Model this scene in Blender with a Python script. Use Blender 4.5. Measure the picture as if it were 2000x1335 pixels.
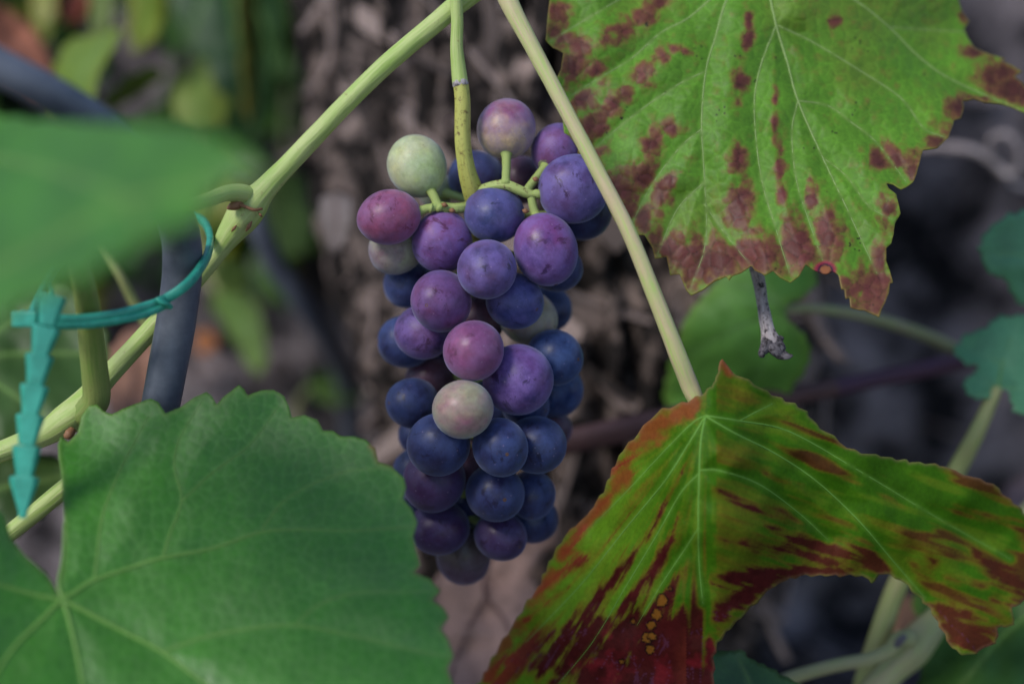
import bpy, math, random
import numpy as np
from mathutils import Vector, Matrix
from mathutils.geometry import delaunay_2d_cdt

for o in list(bpy.data.objects):
    bpy.data.objects.remove(o)
random.seed(7)
RNG = np.random.default_rng(7)
S = bpy.context.scene
COL = S.collection
rad = math.radians

# ------------------------------------------------------------------ camera
CAM_H, PITCH, FOCAL, SENSOR, FOCUS = 0.40, rad(18.0), 55.0, 36.0, 0.400
cam_d = bpy.data.cameras.new('camera')
cam = bpy.data.objects.new('camera', cam_d)
COL.objects.link(cam)
cam.location = (0, 0, CAM_H)
cam.rotation_euler = (math.pi / 2 - PITCH, 0, 0)
cam_d.lens, cam_d.sensor_width = FOCAL, SENSOR
cam_d.clip_start, cam_d.clip_end = 0.01, 200
cam_d.dof.use_dof = True
cam_d.dof.focus_distance = FOCUS
cam_d.dof.aperture_fstop = 4.0
S.camera = cam

# ------------------------------------------------------------------ world, sun, exposure
SUN_EL, SUN_AZ = rad(46), rad(230)          # azimuth clockwise from +Y: behind and left of the camera
w = bpy.data.worlds.new('World')
S.world = w
w.use_nodes = True
nt = w.node_tree
nt.nodes.clear()
sky = nt.nodes.new('ShaderNodeTexSky')
sky.sky_type = 'NISHITA'
sky.sun_disc = False
sky.sun_elevation = SUN_EL
sky.sun_rotation = SUN_AZ
sky.air_density = 1.0
sky.dust_density = 0.6
bgn = nt.nodes.new('ShaderNodeBackground')
bgn.inputs['Strength'].default_value = 0.10
wo = nt.nodes.new('ShaderNodeOutputWorld')
nt.links.new(sky.outputs[0], bgn.inputs[0])
nt.links.new(bgn.outputs[0], wo.inputs[0])
sun_d = bpy.data.lights.new('sun', 'SUN')
sun_d.energy, sun_d.angle, sun_d.color = 1.45, rad(18), (1.0, 0.96, 0.90)
sun = bpy.data.objects.new('sun', sun_d)
COL.objects.link(sun)
sdir = Vector((math.sin(SUN_AZ) * math.cos(SUN_EL), math.cos(SUN_AZ) * math.cos(SUN_EL), math.sin(SUN_EL)))
sun.rotation_euler = sdir.to_track_quat('Z', 'Y').to_euler()
sun.location = (0, -1, 3)
S.view_settings.view_transform = 'Standard'
S.view_settings.look = 'None'
S.view_settings.exposure = 0.75
S.view_settings.gamma = 1.0
S.render.engine = 'CYCLES'
S.cycles.use_denoising = True
S.cycles.max_bounces = 8
S.cycles.transmission_bounces = 6

# ------------------------------------------------------------------ geometry helpers
KPX = SENSOR / FOCAL / 2000.0
FWD = np.array((0, math.cos(PITCH), -math.sin(PITCH)))
UP = np.array((0, math.sin(PITCH), math.cos(PITCH)))
CP = np.array((0, 0, CAM_H))


def P(px, py, d):
    """a point of the place seen at photo position (px, py), d metres along the viewing axis"""
    px, py, d = np.asarray(px, float), np.asarray(py, float), np.asarray(d, float)
    x = (px - 1000) * KPX * d
    y = -(py - 667.5) * KPX * d
    return CP + FWD * d[..., None] + np.array((1, 0, 0)) * x[..., None] + UP * y[..., None]


def V(px, py, d):
    return Vector(P(px, py, d))


def hsh(ix, iy, seed):
    h = (ix.astype(np.int64) * 374761393 + iy.astype(np.int64) * 668265263 + seed * 982451653) & 0x7fffffff
    h = ((h ^ (h >> 13)) * 1274126177) & 0x7fffffff
    return ((h ^ (h >> 16)) & 0xffff) / 65535.0


def vnoise(x, y, seed=0):
    x, y = np.asarray(x, float), np.asarray(y, float)
    ix, iy = np.floor(x), np.floor(y)
    fx, fy = x - ix, y - iy
    fx, fy = fx * fx * (3 - 2 * fx), fy * fy * (3 - 2 * fy)
    a, b = hsh(ix, iy, seed), hsh(ix + 1, iy, seed)
    c, d = hsh(ix, iy + 1, seed), hsh(ix + 1, iy + 1, seed)
    return (a * (1 - fx) + b * fx) * (1 - fy) + (c * (1 - fx) + d * fx) * fy


def fbm(x, y, seed=0, oct=4):
    s, a, t = 0, 1.0, 0
    for k in range(oct):
        s = s + a * vnoise(x * 2 ** k, y * 2 ** k, seed + k * 17)
        t += a
        a *= 0.5
    return s / t


def sstep(a, b, x):
    t = np.clip((x - a) / (b - a), 0, 1)
    return t * t * (3 - 2 * t)


def seg_dist(p, segs):
    """distance of points (n,2) to the nearest of segments (m,4)"""
    out = np.full(len(p), 1e9)
    for k in range(0, len(p), 20000):
        q = p[k:k + 20000]
        best = np.full(len(q), 1e9)
        for (x0, y0, x1, y1) in segs:
            dx, dy = x1 - x0, y1 - y0
            L = dx * dx + dy * dy + 1e-9
            t = np.clip(((q[:, 0] - x0) * dx + (q[:, 1] - y0) * dy) / L, 0, 1)
            dd = (q[:, 0] - x0 - t * dx) ** 2 + (q[:, 1] - y0 - t * dy) ** 2
            np.minimum(best, dd, out=best)
        out[k:k + 20000] = best
    return np.sqrt(out)


def segs_of(pts, closed=False):
    pts = [tuple(p[:2]) for p in pts]
    r = [(*pts[i], *pts[i + 1]) for i in range(len(pts) - 1)]
    if closed:
        r.append((*pts[-1], *pts[0]))
    return r


def inside(poly, p):
    x, y = p[:, 0], p[:, 1]
    c = np.zeros(len(p), bool)
    n = len(poly)
    for i in range(n):
        x0, y0 = poly[i]
        x1, y1 = poly[(i + 1) % n]
        if y0 == y1:
            continue
        m = ((y0 > y) != (y1 > y)) & (x < (x1 - x0) * (y - y0) / (y1 - y0) + x0)
        c ^= m
    return c


def catmull(pts, n=8, closed=False):
    pts = np.asarray(pts, float)
    if closed:
        ext = np.vstack([pts[-1], pts, pts[:2]])
    else:
        ext = np.vstack([2 * pts[0] - pts[1], pts, 2 * pts[-1] - pts[-2]])
    out = []
    for i in range(1, len(ext) - 2):
        p0, p1, p2, p3 = ext[i - 1], ext[i], ext[i + 1], ext[i + 2]
        for k in range(n):
            t = k / n
            out.append(0.5 * (2 * p1 + (p2 - p0) * t + (2 * p0 - 5 * p1 + 4 * p2 - p3) * t * t + (3 * p1 - p0 - 3 * p2 + p3) * t ** 3))
    if not closed:
        out.append(ext[-2])
    return np.array(out)


def tps(ctrl):
    """thin plate spline depth(px,py) through control points (px,py,depth)"""
    c = np.asarray(ctrl, float)
    n = len(c)
    sc = 1000.0
    X = c[:, :2] / sc
    def phi(r2):
        return 0.5 * r2 * np.log(r2 + 1e-12)
    D = ((X[:, None] - X[None]) ** 2).sum(-1)
    A = np.zeros((n + 3, n + 3))
    A[:n, :n] = phi(D) + np.eye(n) * 1e-3
    A[:n, n] = A[n, :n] = 1
    A[:n, n + 1:] = X
    A[n + 1:, :n] = X.T
    sol = np.linalg.solve(A, np.r_[c[:, 2], 0, 0, 0])
    def f(x, y):
        q = np.stack([np.asarray(x, float), np.asarray(y, float)], -1) / sc
        r = 0
        for i in range(n):
            r = r + sol[i] * phi(((q - X[i]) ** 2).sum(-1))
        return r + sol[n] + q[..., 0] * sol[n + 1] + q[..., 1] * sol[n + 2]
    return f


def mesh_obj(name, verts, faces, mat, parent=None, origin=None, smooth=True, uv=None, colors=None):
    verts = np.asarray(verts, float)
    if origin is not None:
        verts = verts - np.asarray(origin)
    me = bpy.data.meshes.new(name)
    me.from_pydata(verts.tolist(), [], [list(f) for f in faces])
    if smooth:
        me.polygons.foreach_set('use_smooth', [True] * len(me.polygons))
    if uv is not None:
        layer = me.uv_layers.new(name='UVMap')
        idx = np.zeros(len(me.loops), int)
        me.loops.foreach_get('vertex_index', idx)
        layer.data.foreach_set('uv', np.asarray(uv, float)[idx].ravel())
    if colors is not None:
        at = me.color_attributes.new('pigment', 'FLOAT_COLOR', 'POINT')
        c4 = np.ones((len(verts), 4))
        c4[:, :3] = colors
        at.data.foreach_set('color', c4.ravel())
    me.update()
    if mat is not None:
        me.materials.append(mat)
    ob = bpy.data.objects.new(name, me)
    COL.objects.link(ob)
    if parent is not None:
        ob.parent = parent
    return ob


def thing(name, label, cat, loc, group=None):
    o = bpy.data.objects.new(name, None)
    o.empty_display_size = 0.01
    COL.objects.link(o)
    o.location = Vector(loc)
    o['label'], o['category'] = label, cat
    if group:
        o['group'] = group
    return o


def tag(o, label, cat, group=None):
    o['label'], o['category'] = label, cat
    if group:
        o['group'] = group
    return o


def tube_mesh(pts, radii, seg=16, ridge=0.0, seed=0, caps=True):
    """rings along a polyline; returns verts, faces, uv"""
    pts = np.asarray(pts, float)
    radii = np.asarray(radii, float)
    n = len(pts)
    tan = np.gradient(pts, axis=0)
    tan /= np.linalg.norm(tan, axis=1)[:, None] + 1e-12
    nrm = np.cross(tan[0], (0.3, -1, 0.2))
    nrm /= np.linalg.norm(nrm)
    verts, uvs = [], []
    L = np.r_[0, np.cumsum(np.linalg.norm(np.diff(pts, axis=0), axis=1))]
    a = np.linspace(0, 2 * np.pi, seg, endpoint=False)
    for i in range(n):
        nrm = nrm - tan[i] * nrm.dot(tan[i])
        nrm /= np.linalg.norm(nrm)
        b = np.cross(tan[i], nrm)
        r = radii[i] * (1 + ridge * (np.sin(5 * a + seed) * 0.5 + np.sin(9 * a + seed * 2.1) * 0.5)
                        + ridge * 1.2 * (vnoise(np.full(seg, L[i] * 220), np.cos(a) * 2 + 5, seed) - 0.5))
        verts.append(pts[i] + nrm * (np.cos(a) * r)[:, None] + b * (np.sin(a) * r)[:, None])
        uvs.append(np.c_[np.minimum(a, 2 * np.pi - a) / np.pi, np.full(seg, L[i])])
    verts, uvs = np.vstack(verts), np.vstack(uvs)
    faces = []
    for i in range(n - 1):
        for k in range(seg):
            k2 = (k + 1) % seg
            faces.append((i * seg + k, i * seg + k2, (i + 1) * seg + k2, (i + 1) * seg + k))
    if caps:
        verts = np.vstack([verts, pts[0] - tan[0] * radii[0] * 0.35, pts[-1] + tan[-1] * radii[-1] * 0.35])
        uvs = np.vstack([uvs, uvs[0], uvs[n * seg - 1]])
        c0, c1 = n * seg, n * seg + 1
        for k in range(seg):
            k2 = (k + 1) % seg
            faces.append((c0, k2, k))
            faces.append((c1, (n - 1) * seg + k, (n - 1) * seg + k2))
    return verts, faces, uvs


def px_tube(name, ctrl, mat, parent=None, origin=None, n=8, seg=16, ridge=0.04, seed=0):
    """tube along (px, py, depth, radius in photo pixels) control points"""
    c = catmull(ctrl, n)
    pts = P(c[:, 0], c[:, 1], c[:, 2])
    r = np.maximum(c[:, 3], 0.5) * KPX * c[:, 2]
    v, f, uv = tube_mesh(pts, r, seg, ridge, seed)
    return mesh_obj(name, v, f, mat, parent, origin, uv=uv)


# ------------------------------------------------------------------ materials
def new_mat(name):
    m = bpy.data.materials.new(name)
    m.use_nodes = True
    m.node_tree.nodes.clear()
    return m, m.node_tree


def N(t, kind, **inp):
    n = t.nodes.new('ShaderNode' + kind)
    for k, v in inp.items():
        if k in n.inputs:
            n.inputs[k].default_value = v
        else:
            setattr(n, k, v)
    return n


def mixrgb(t, a, b, fac, blend='MIX'):
    m = t.nodes.new('ShaderNodeMix')
    m.data_type = 'RGBA'
    m.blend_type = blend
    for sock, val in ((m.inputs[0], fac), (m.inputs[6], a), (m.inputs[7], b)):
        if hasattr(val, 'links'):
            t.links.new(val, sock)
        elif isinstance(val, (int, float)):
            sock.default_value = val
        else:
            sock.default_value = (*val, 1.0)
    return m.outputs[2]


def mth(t, op, a, b=0.0, c=None):
    m = t.nodes.new('ShaderNodeMath')
    m.operation = op
    for i, val in enumerate((a, b, c)):
        if val is None:
            continue
        if hasattr(val, 'links'):
            t.links.new(val, m.inputs[i])
        else:
            m.inputs[i].default_value = val
    return m.outputs[0]


def ramp(t, fac, stops):
    r = t.nodes.new('ShaderNodeValToRGB')
    e = r.color_ramp.elements
    while len(e) > 1:
        e.remove(e[-1])
    e[0].position = stops[0][0]
    e[0].color = (*stops[0][1], 1) if not isinstance(stops[0][1], (int, float)) else (stops[0][1],) * 3 + (1,)
    for p, c in stops[1:]:
        x = e.new(p)
        x.color = (*c, 1) if not isinstance(c, (int, float)) else (c,) * 3 + (1,)
    t.links.new(fac, r.inputs[0])
    return r.outputs[0]


def finish(t, shader):
    o = t.nodes.new('ShaderNodeOutputMaterial')
    t.links.new(shader, o.inputs['Surface'])


def leaf_material(name, rough=0.42, spec=0.45, trans=0.28, tcol=(1.25, 1.2, 0.45), bump=0.25, scale=900.0, coat=0.0):
    """pigment comes from the blade's vertices; fine grain, gloss and translucency from nodes"""
    m, t = new_mat(name)
    at = N(t, 'VertexColor', layer_name='pigment')
    tc = N(t, 'TexCoord')
    n1 = N(t, 'TexNoise', Scale=scale, Detail=3.0, Roughness=0.6)
    t.links.new(tc.outputs['Object'], n1.inputs['Vector'])
    n2 = N(t, 'TexNoise', Scale=scale * 0.12, Detail=4.0, Roughness=0.6)
    t.links.new(tc.outputs['Object'], n2.inputs['Vector'])
    g = ramp(t, n1.outputs[0], [(0.3, 0.86), (0.7, 1.12)])
    g2 = ramp(t, n2.outputs[0], [(0.3, 0.9), (0.7, 1.08)])
    c = mixrgb(t, at.outputs[0], g, 1.0, 'MULTIPLY')
    c = mixrgb(t, c, g2, 1.0, 'MULTIPLY')
    bp = N(t, 'Bump', Strength=bump, Distance=0.0004)
    t.links.new(n1.outputs[0], bp.inputs['Height'])
    pb = N(t, 'BsdfPrincipled', Roughness=rough)
    pb.inputs['Specular IOR Level'].default_value = spec
    t.links.new(c, pb.inputs['Base Color'])
    t.links.new(ramp(t, n2.outputs[0], [(0.3, rough - 0.05), (0.7, rough + 0.08)]), pb.inputs['Roughness'])
    t.links.new(bp.outputs[0], pb.inputs['Normal'])
    pb.inputs['Coat Weight'].default_value = coat
    pb.inputs['Coat Roughness'].default_value = 0.34
    tr = N(t, 'BsdfTranslucent')
    t.links.new(mixrgb(t, c, tcol, 1.0, 'MULTIPLY'), tr.inputs['Color'])
    mx = N(t, 'MixShader', Fac=trans)
    t.links.new(pb.outputs[0], mx.inputs[1])
    t.links.new(tr.outputs[0], mx.inputs[2])
    finish(t, mx.outputs[0])
    return m


def stem_material(name, ca, cb, cspot, spots=0.35, rough=0.5, streak=70.0, along=None, sss=0.0, s_lo=0.60, p_lo=0.40, bmp=0.5):
    """streaks run along the stem (UV: around, metres along)"""
    m, t = new_mat(name)
    uv = N(t, 'UVMap')
    mp = N(t, 'Mapping')
    mp.inputs['Scale'].default_value = (9.0, streak, 1)
    t.links.new(uv.outputs[0], mp.inputs[0])
    n1 = N(t, 'TexNoise', Scale=1.0, Detail=4.0, Roughness=0.65)
    t.links.new(mp.outputs[0], n1.inputs['Vector'])
    tc = N(t, 'TexCoord')
    n2 = N(t, 'TexNoise', Scale=90.0, Detail=5.0, Roughness=0.6)
    t.links.new(tc.outputs['Object'], n2.inputs['Vector'])
    n3 = N(t, 'TexNoise', Scale=700.0, Detail=4.0, Roughness=0.75)
    t.links.new(tc.outputs['Object'], n3.inputs['Vector'])
    c = mixrgb(t, ca, cb, ramp(t, n1.outputs[0], [(0.35, 0.0), (0.65, 1.0)]))
    c = mixrgb(t, c, cb, ramp(t, n2.outputs[0], [(0.42, 0.0), (0.7, 0.8)]))
    sp = mth(t, 'MULTIPLY', ramp(t, n3.outputs[0], [(s_lo, 0.0), (s_lo + 0.08, 1.0)]), ramp(t, n2.outputs[0], [(p_lo, 0.0), (p_lo + 0.2, 1.0)]))
    c = mixrgb(t, c, cspot, mth(t, 'MULTIPLY', sp, spots))
    bp = N(t, 'Bump', Strength=bmp, Distance=0.0006)
    t.links.new(n1.outputs[0], bp.inputs['Height'])
    pb = N(t, 'BsdfPrincipled', Roughness=rough)
    pb.inputs['Specular IOR Level'].default_value = 0.4
    if sss:
        pb.inputs['Subsurface Weight'].default_value = sss
        pb.inputs['Subsurface Radius'].default_value = (0.003, 0.003, 0.001)
        pb.inputs['Subsurface Scale'].default_value = 0.6
    t.links.new(c, pb.inputs['Base Color'])
    t.links.new(bp.outputs[0], pb.inputs['Normal'])
    finish(t, pb.outputs[0])
    return m


def plain_noise_material(name, ca, cb, scale, rough=0.7, bump=0.4, dist=0.002, detail=5.0, spec=0.3, rand=0.0, lo=0.32, hi=0.68):
    m, t = new_mat(name)
    tc = N(t, 'TexCoord')
    n1 = N(t, 'TexNoise', Scale=scale, Detail=detail, Roughness=0.65)
    t.links.new(tc.outputs['Object'], n1.inputs['Vector'])
    c = mixrgb(t, ca, cb, ramp(t, n1.outputs[0], [(lo, 0.0), (hi, 1.0)]))
    if rand:
        oi = N(t, 'ObjectInfo')
        c = mixrgb(t, c, ramp(t, oi.outputs['Random'], [(0.0, 1.0 - rand), (0.55, 1.0), (1.0, 1.0 + rand * 1.3)]), 1.0, 'MULTIPLY')
    bp = N(t, 'Bump', Strength=bump, Distance=dist)
    t.links.new(n1.outputs[0], bp.inputs['Height'])
    pb = N(t, 'BsdfPrincipled', Roughness=rough)
    pb.inputs['Specular IOR Level'].default_value = spec
    t.links.new(c, pb.inputs['Base Color'])
    t.links.new(bp.outputs[0], pb.inputs['Normal'])
    finish(t, pb.outputs[0])
    return m


def grape_material():
    m, t = new_mat('grape_skin')
    tc = N(t, 'TexCoord')
    oi = N(t, 'ObjectInfo')
    add = N(t, 'VectorMath', operation='ADD')
    sc = N(t, 'VectorMath', operation='SCALE')
    comb = N(t, 'CombineXYZ')
    for i in range(3):
        t.links.new(oi.outputs['Random'], comb.inputs[i])
    t.links.new(comb.outputs[0], sc.inputs[0])
    sc.inputs['Scale'].default_value = 57.0
    t.links.new(tc.outputs['Object'], add.inputs[0])
    t.links.new(sc.outputs[0], add.inputs[1])
    co = add.outputs[0]
    def noise(scale, detail=4.0, rough=0.55, dist=0.0):
        n = N(t, 'TexNoise', Scale=scale, Detail=detail, Roughness=rough, Distortion=dist)
        t.links.new(co, n.inputs['Vector'])
        return n.outputs[0]
    def attr(name):
        a = N(t, 'Attribute', attribute_type='OBJECT', attribute_name=name)
        return a
    ca, cb = attr('skin_a').outputs['Color'], attr('skin_b').outputs['Color']
    grad, bloom, scuff = attr('grad').outputs['Fac'], attr('bloom').outputs['Fac'], attr('scuff').outputs['Fac']
    sep = N(t, 'SeparateXYZ')
    t.links.new(tc.outputs['Object'], sep.inputs[0])
    big = noise(0.9, 3.0)
    # towards the stalk end the berry ripens last
    zz = mth(t, 'ADD', sep.outputs[2], mth(t, 'MULTIPLY', mth(t, 'SUBTRACT', big, 0.5), 1.6))
    zf = ramp(t, mth(t, 'MULTIPLY_ADD', zz, 0.5, 0.5), [(0.45, 0.0), (0.85, 1.0)])
    f = mth(t, 'MULTIPLY', zf, grad)
    f = mth(t, 'ADD', f, mth(t, 'MULTIPLY', ramp(t, big, [(0.34, 0.0), (0.66, 1.0)]), mth(t, 'MULTIPLY', grad, 0.6)))
    skin = mixrgb(t, ca, cb, mth(t, 'MINIMUM', f, 1.0))
    mott = ramp(t, noise(3.5, 8.0, 0.7), [(0.3, 0.66), (0.7, 1.3)])
    skin = mixrgb(t, skin, mott, 1.0, 'MULTIPLY')
    # waxy bloom, rubbed away in places
    b1 = ramp(t, noise(1.5, 8.0, 0.68), [(0.38, 0.08), (0.60, 1.05)])
    b2 = ramp(t, noise(16.0, 3.0, 0.7), [(0.3, 0.85), (0.7, 1.1)])
    # scratches: noise stretched in one direction
    mp = N(t, 'Mapping')
    mp.inputs['Scale'].default_value = (1.5, 1.1, 2.9)
    t.links.new(co, mp.inputs[0])
    ns = N(t, 'TexNoise', Scale=1.0, Detail=9.0, Roughness=0.68, Distortion=0.25)
    t.links.new(mp.outputs[0], ns.inputs['Vector'])
    rub = mth(t, 'MULTIPLY', ramp(t, ns.outputs[0], [(0.575, 0.0), (0.63, 0.9)]), scuff)
    mp2 = N(t, 'Mapping')
    mp2.inputs['Scale'].default_value = (9.0, 1.6, 3.0)
    mp2.inputs['Rotation'].default_value = (0.4, 0.9, 0.3)
    t.links.new(co, mp2.inputs[0])
    n4 = N(t, 'TexNoise', Scale=1.0, Detail=2.0, Roughness=0.5, Distortion=1.2)
    t.links.new(mp2.outputs[0], n4.inputs['Vector'])
    thin = mth(t, 'MULTIPLY', ramp(t, n4.outputs[0], [(0.488, 0.0), (0.50, 0.6), (0.512, 0.0)]), ramp(t, noise(1.1, 2.0), [(0.5, 0.0), (0.62, 1.0)]))
    rub = mth(t, 'MAXIMUM', rub, mth(t, 'MULTIPLY', thin, scuff))
    bl = mth(t, 'MULTIPLY', mth(t, 'MULTIPLY', b1, b2), bloom)
    bl = mth(t, 'MULTIPLY', bl, mth(t, 'SUBTRACT', 1.0, mth(t, 'MULTIPLY', rub, 0.9)))
    c = mixrgb(t, skin, attr('bloom_col').outputs['Color'], bl)
    dark = mixrgb(t, skin, (0.35, 0.22, 0.28), 1.0, 'MULTIPLY')
    c = mixrgb(t, c, dark, mth(t, 'MULTIPLY', rub, 0.75))
    # pale lenticels
    vo = N(t, 'TexVoronoi', Scale=3.6)
    t.links.new(co, vo.inputs['Vector'])
    dot = ramp(t, vo.outputs['Distance'], [(0.035, 0.55), (0.13, 0.0)])
    c = mixrgb(t, c, (0.45, 0.33, 0.48), mth(t, 'MULTIPLY', dot, 0.55))
    vo2 = N(t, 'TexVoronoi', Scale=2.3)
    t.links.new(co, vo2.inputs['Vector'])
    c = mixrgb(t, c, (0.07, 0.035, 0.02), ramp(t, vo2.outputs['Distance'], [(0.03, 0.8), (0.05, 0.0)]))
    pb = N(t, 'BsdfPrincipled')
    t.links.new(c, pb.inputs['Base Color'])
    t.links.new(mth(t, 'MULTIPLY_ADD', bl, 0.42, 0.31), pb.inputs['Roughness'])
    pb.inputs['Specular IOR Level'].default_value = 0.35
    pb.inputs['Subsurface Weight'].default_value = 0.25
    pb.inputs['Subsurface Radius'].default_value = (0.004, 0.002, 0.002)
    pb.inputs['Subsurface Scale'].default_value = 0.5
    pb.inputs['Sheen Weight'].default_value = 0.32
    pb.inputs['Sheen Roughness'].default_value = 0.45
    pb.inputs['Sheen Tint'].default_value = (0.55, 0.65, 1.0, 1)
    bp = N(t, 'Bump', Strength=0.06, Distance=0.0006)
    t.links.new(noise(7.0, 5.0, 0.65), bp.inputs['Height'])
    t.links.new(bp.outputs[0], pb.inputs['Normal'])
    finish(t, pb.outputs[0])
    return m


M_LEAF_UR = leaf_material('leaf_matt', 0.52, 0.35, 0.30, bump=0.2)
M_LEAF_LR = leaf_material('leaf_curled', 0.55, 0.14, 0.42, tcol=(1.3, 1.3, 0.4), bump=0.2)
M_LEAF_LL = leaf_material('leaf_glossy', 0.50, 1.0, 0.32, bump=0.10)
M_LEAF_NEAR = leaf_material('leaf_near', 0.45, 0.5, 0.3, bump=0.12)
M_LEAF_BG = leaf_material('leaf_background', 0.48, 0.40, 0.30, bump=0.2)
M_DRYLEAF = leaf_material('dry_leaf_brown', 0.75, 0.2, 0.15, tcol=(1.1, 0.9, 0.7), bump=0.5)
M_VEIN = stem_material('vein_pale_green', (0.30, 0.42, 0.14), (0.25, 0.37, 0.11), (0.2, 0.25, 0.05), 0.0)
M_VEIN_LL = stem_material('vein_light_green', (0.15, 0.32, 0.06), (0.13, 0.28, 0.05), (0.2, 0.25, 0.05), 0.0)
M_VEIN_LR = stem_material('vein_leaf_green', (0.16, 0.36, 0.05), (0.14, 0.32, 0.04), (0.2, 0.25, 0.05), 0.0)
M_SHOOT = stem_material('green_shoot', (0.31, 0.46, 0.09), (0.46, 0.52, 0.20), (0.20, 0.10, 0.03), 0.7, sss=0.1, s_lo=0.61)
M_NODE = stem_material('shoot_scar', (0.22, 0.09, 0.04), (0.30, 0.15, 0.07), (0.05, 0.02, 0.02), 0.8)
M_PEDUNCLE = stem_material('peduncle_yellow', (0.48, 0.50, 0.12), (0.44, 0.42, 0.10), (0.12, 0.06, 0.02), 0.9, sss=0.1, s_lo=0.54, p_lo=0.38)
M_RACHIS = stem_material('rachis_green', (0.28, 0.42, 0.10), (0.40, 0.46, 0.15), (0.12, 0.06, 0.03), 0.9, sss=0.1, s_lo=0.55, p_lo=0.42)
M_PETIOLE = stem_material('petiole_pinkish', (0.42, 0.56, 0.15), (0.58, 0.45, 0.28), (0.3, 0.2, 0.08), 0.2, sss=0.1)
M_STEM_BG = stem_material('far_stem', (0.28, 0.36, 0.10), (0.34, 0.32, 0.14), (0.16, 0.10, 0.05), 0.5)
M_BRANCH = stem_material('side_branch_green', (0.17, 0.26, 0.05), (0.24, 0.28, 0.08), (0.16, 0.10, 0.05), 0.5)
M_STEM_PALE = stem_material('pale_stem', (0.30, 0.36, 0.13), (0.36, 0.32, 0.19), (0.16, 0.10, 0.08), 0.5)
M_TWIG = stem_material('dead_twig', (0.58, 0.53, 0.53), (0.28, 0.23, 0.24), (0.02, 0.016, 0.02), 0.95, rough=0.85, streak=160.0, s_lo=0.52, p_lo=0.36, bmp=0.9)
M_TWIG_END = stem_material('dead_twig_end', (0.24, 0.22, 0.24), (0.06, 0.05, 0.06), (0.015, 0.012, 0.015), 0.95, rough=0.85, streak=200.0, s_lo=0.5, p_lo=0.34, bmp=0.9)
M_CANE = stem_material('dead_cane', (0.09, 0.042, 0.042), (0.15, 0.075, 0.07), (0.05, 0.03, 0.03), 0.6, rough=0.6, streak=40.0)
M_CANE_P = stem_material('purple_cane', (0.085, 0.035, 0.085), (0.10, 0.045, 0.07), (0.05, 0.03, 0.04), 0.6, rough=0.5, streak=40.0)
M_HOSE = plain_noise_material('hose_grey', (0.065, 0.075, 0.10), (0.13, 0.145, 0.18), 120.0, 0.42, 0.15, 0.0005, spec=0.5)
M_TIE = plain_noise_material('tie_turquoise', (0.022, 0.26, 0.185), (0.050, 0.43, 0.315), 260.0, 0.32, 0.25, 0.0004, spec=0.5)
M_BARK = plain_noise_material('bark_core', (0.010, 0.007, 0.006), (0.34, 0.255, 0.225), 80.0, 0.9, 0.9, 0.004, lo=0.47, hi=0.70)
M_STRIP = plain_noise_material('bark_strip', (0.03, 0.021, 0.019), (0.44, 0.335, 0.30), 130.0, 0.85, 0.8, 0.002, rand=0.95, lo=0.38, hi=0.62)
M_SOIL = plain_noise_material('soil', (0.006, 0.005, 0.006), (0.30, 0.25, 0.26), 30.0, 0.95, 0.8, 0.01, detail=8.0, lo=0.42, hi=0.66)
M_CLOD = plain_noise_material('soil_clod', (0.010, 0.008, 0.009), (0.09, 0.072, 0.072), 70.0, 0.95, 0.8, 0.004)
M_LITTER = plain_noise_material('litter_chip', (0.14, 0.105, 0.105), (0.34, 0.28, 0.28), 60.0, 0.85, 0.5, 0.003)
M_SCAR = plain_noise_material('scar_brown', (0.10, 0.05, 0.03), (0.18, 0.10, 0.06), 900.0, 0.8, 0.2, 0.0003)
M_GRAPE = grape_material()

# ------------------------------------------------------------------ the ground and the bank behind the vine
def ground():
    n = 300
    u = np.linspace(-1, 1, n)
    wx = np.sinh(6.2 * u) / math.sinh(6.2) * 60
    wy = 0.80 + np.sinh(6.2 * u) / math.sinh(6.2) * 60
    X, Y = np.meshgrid(wx, wy)
    edge = 0.74 + 0.05 * (fbm(X * 4, Y * 0 + 3, 5) - 0.5) + 0.10 * sstep(-0.05, -0.4, X)
    bank = sstep(0, 1, (Y - edge) / 0.13) * (0.50 + 0.06 * (fbm(X * 3, Y * 3, 8) - 0.5))
    rough = np.exp(-np.abs(Y - 0.8) / 6)
    Z = bank + rough * (0.05 * (fbm(X * 14, Y * 14, 1) - 0.5) + 0.03 * (fbm(X * 50, Y * 50, 2) - 0.5))
    Yd = Y - rough * sstep(0, 0.2, bank) * sstep(0.52, 0.35, bank) * (0.07 * (fbm(X * 20, Z * 20, 3) - 0.5) + 0.03 * (fbm(X * 60, Z * 60, 4) - 0.5))
    v = np.stack([X, Yd, Z], -1).reshape(-1, 3)
    f = [(j * n + i, j * n + i + 1, (j + 1) * n + i + 1, (j + 1) * n + i) for j in range(n - 1) for i in range(n - 1)]
    o = mesh_obj('ground', v, f, M_SOIL)
    o['kind'] = 'structure'
    return X, Yd, Z


GX, GY, GZ = ground()


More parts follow.
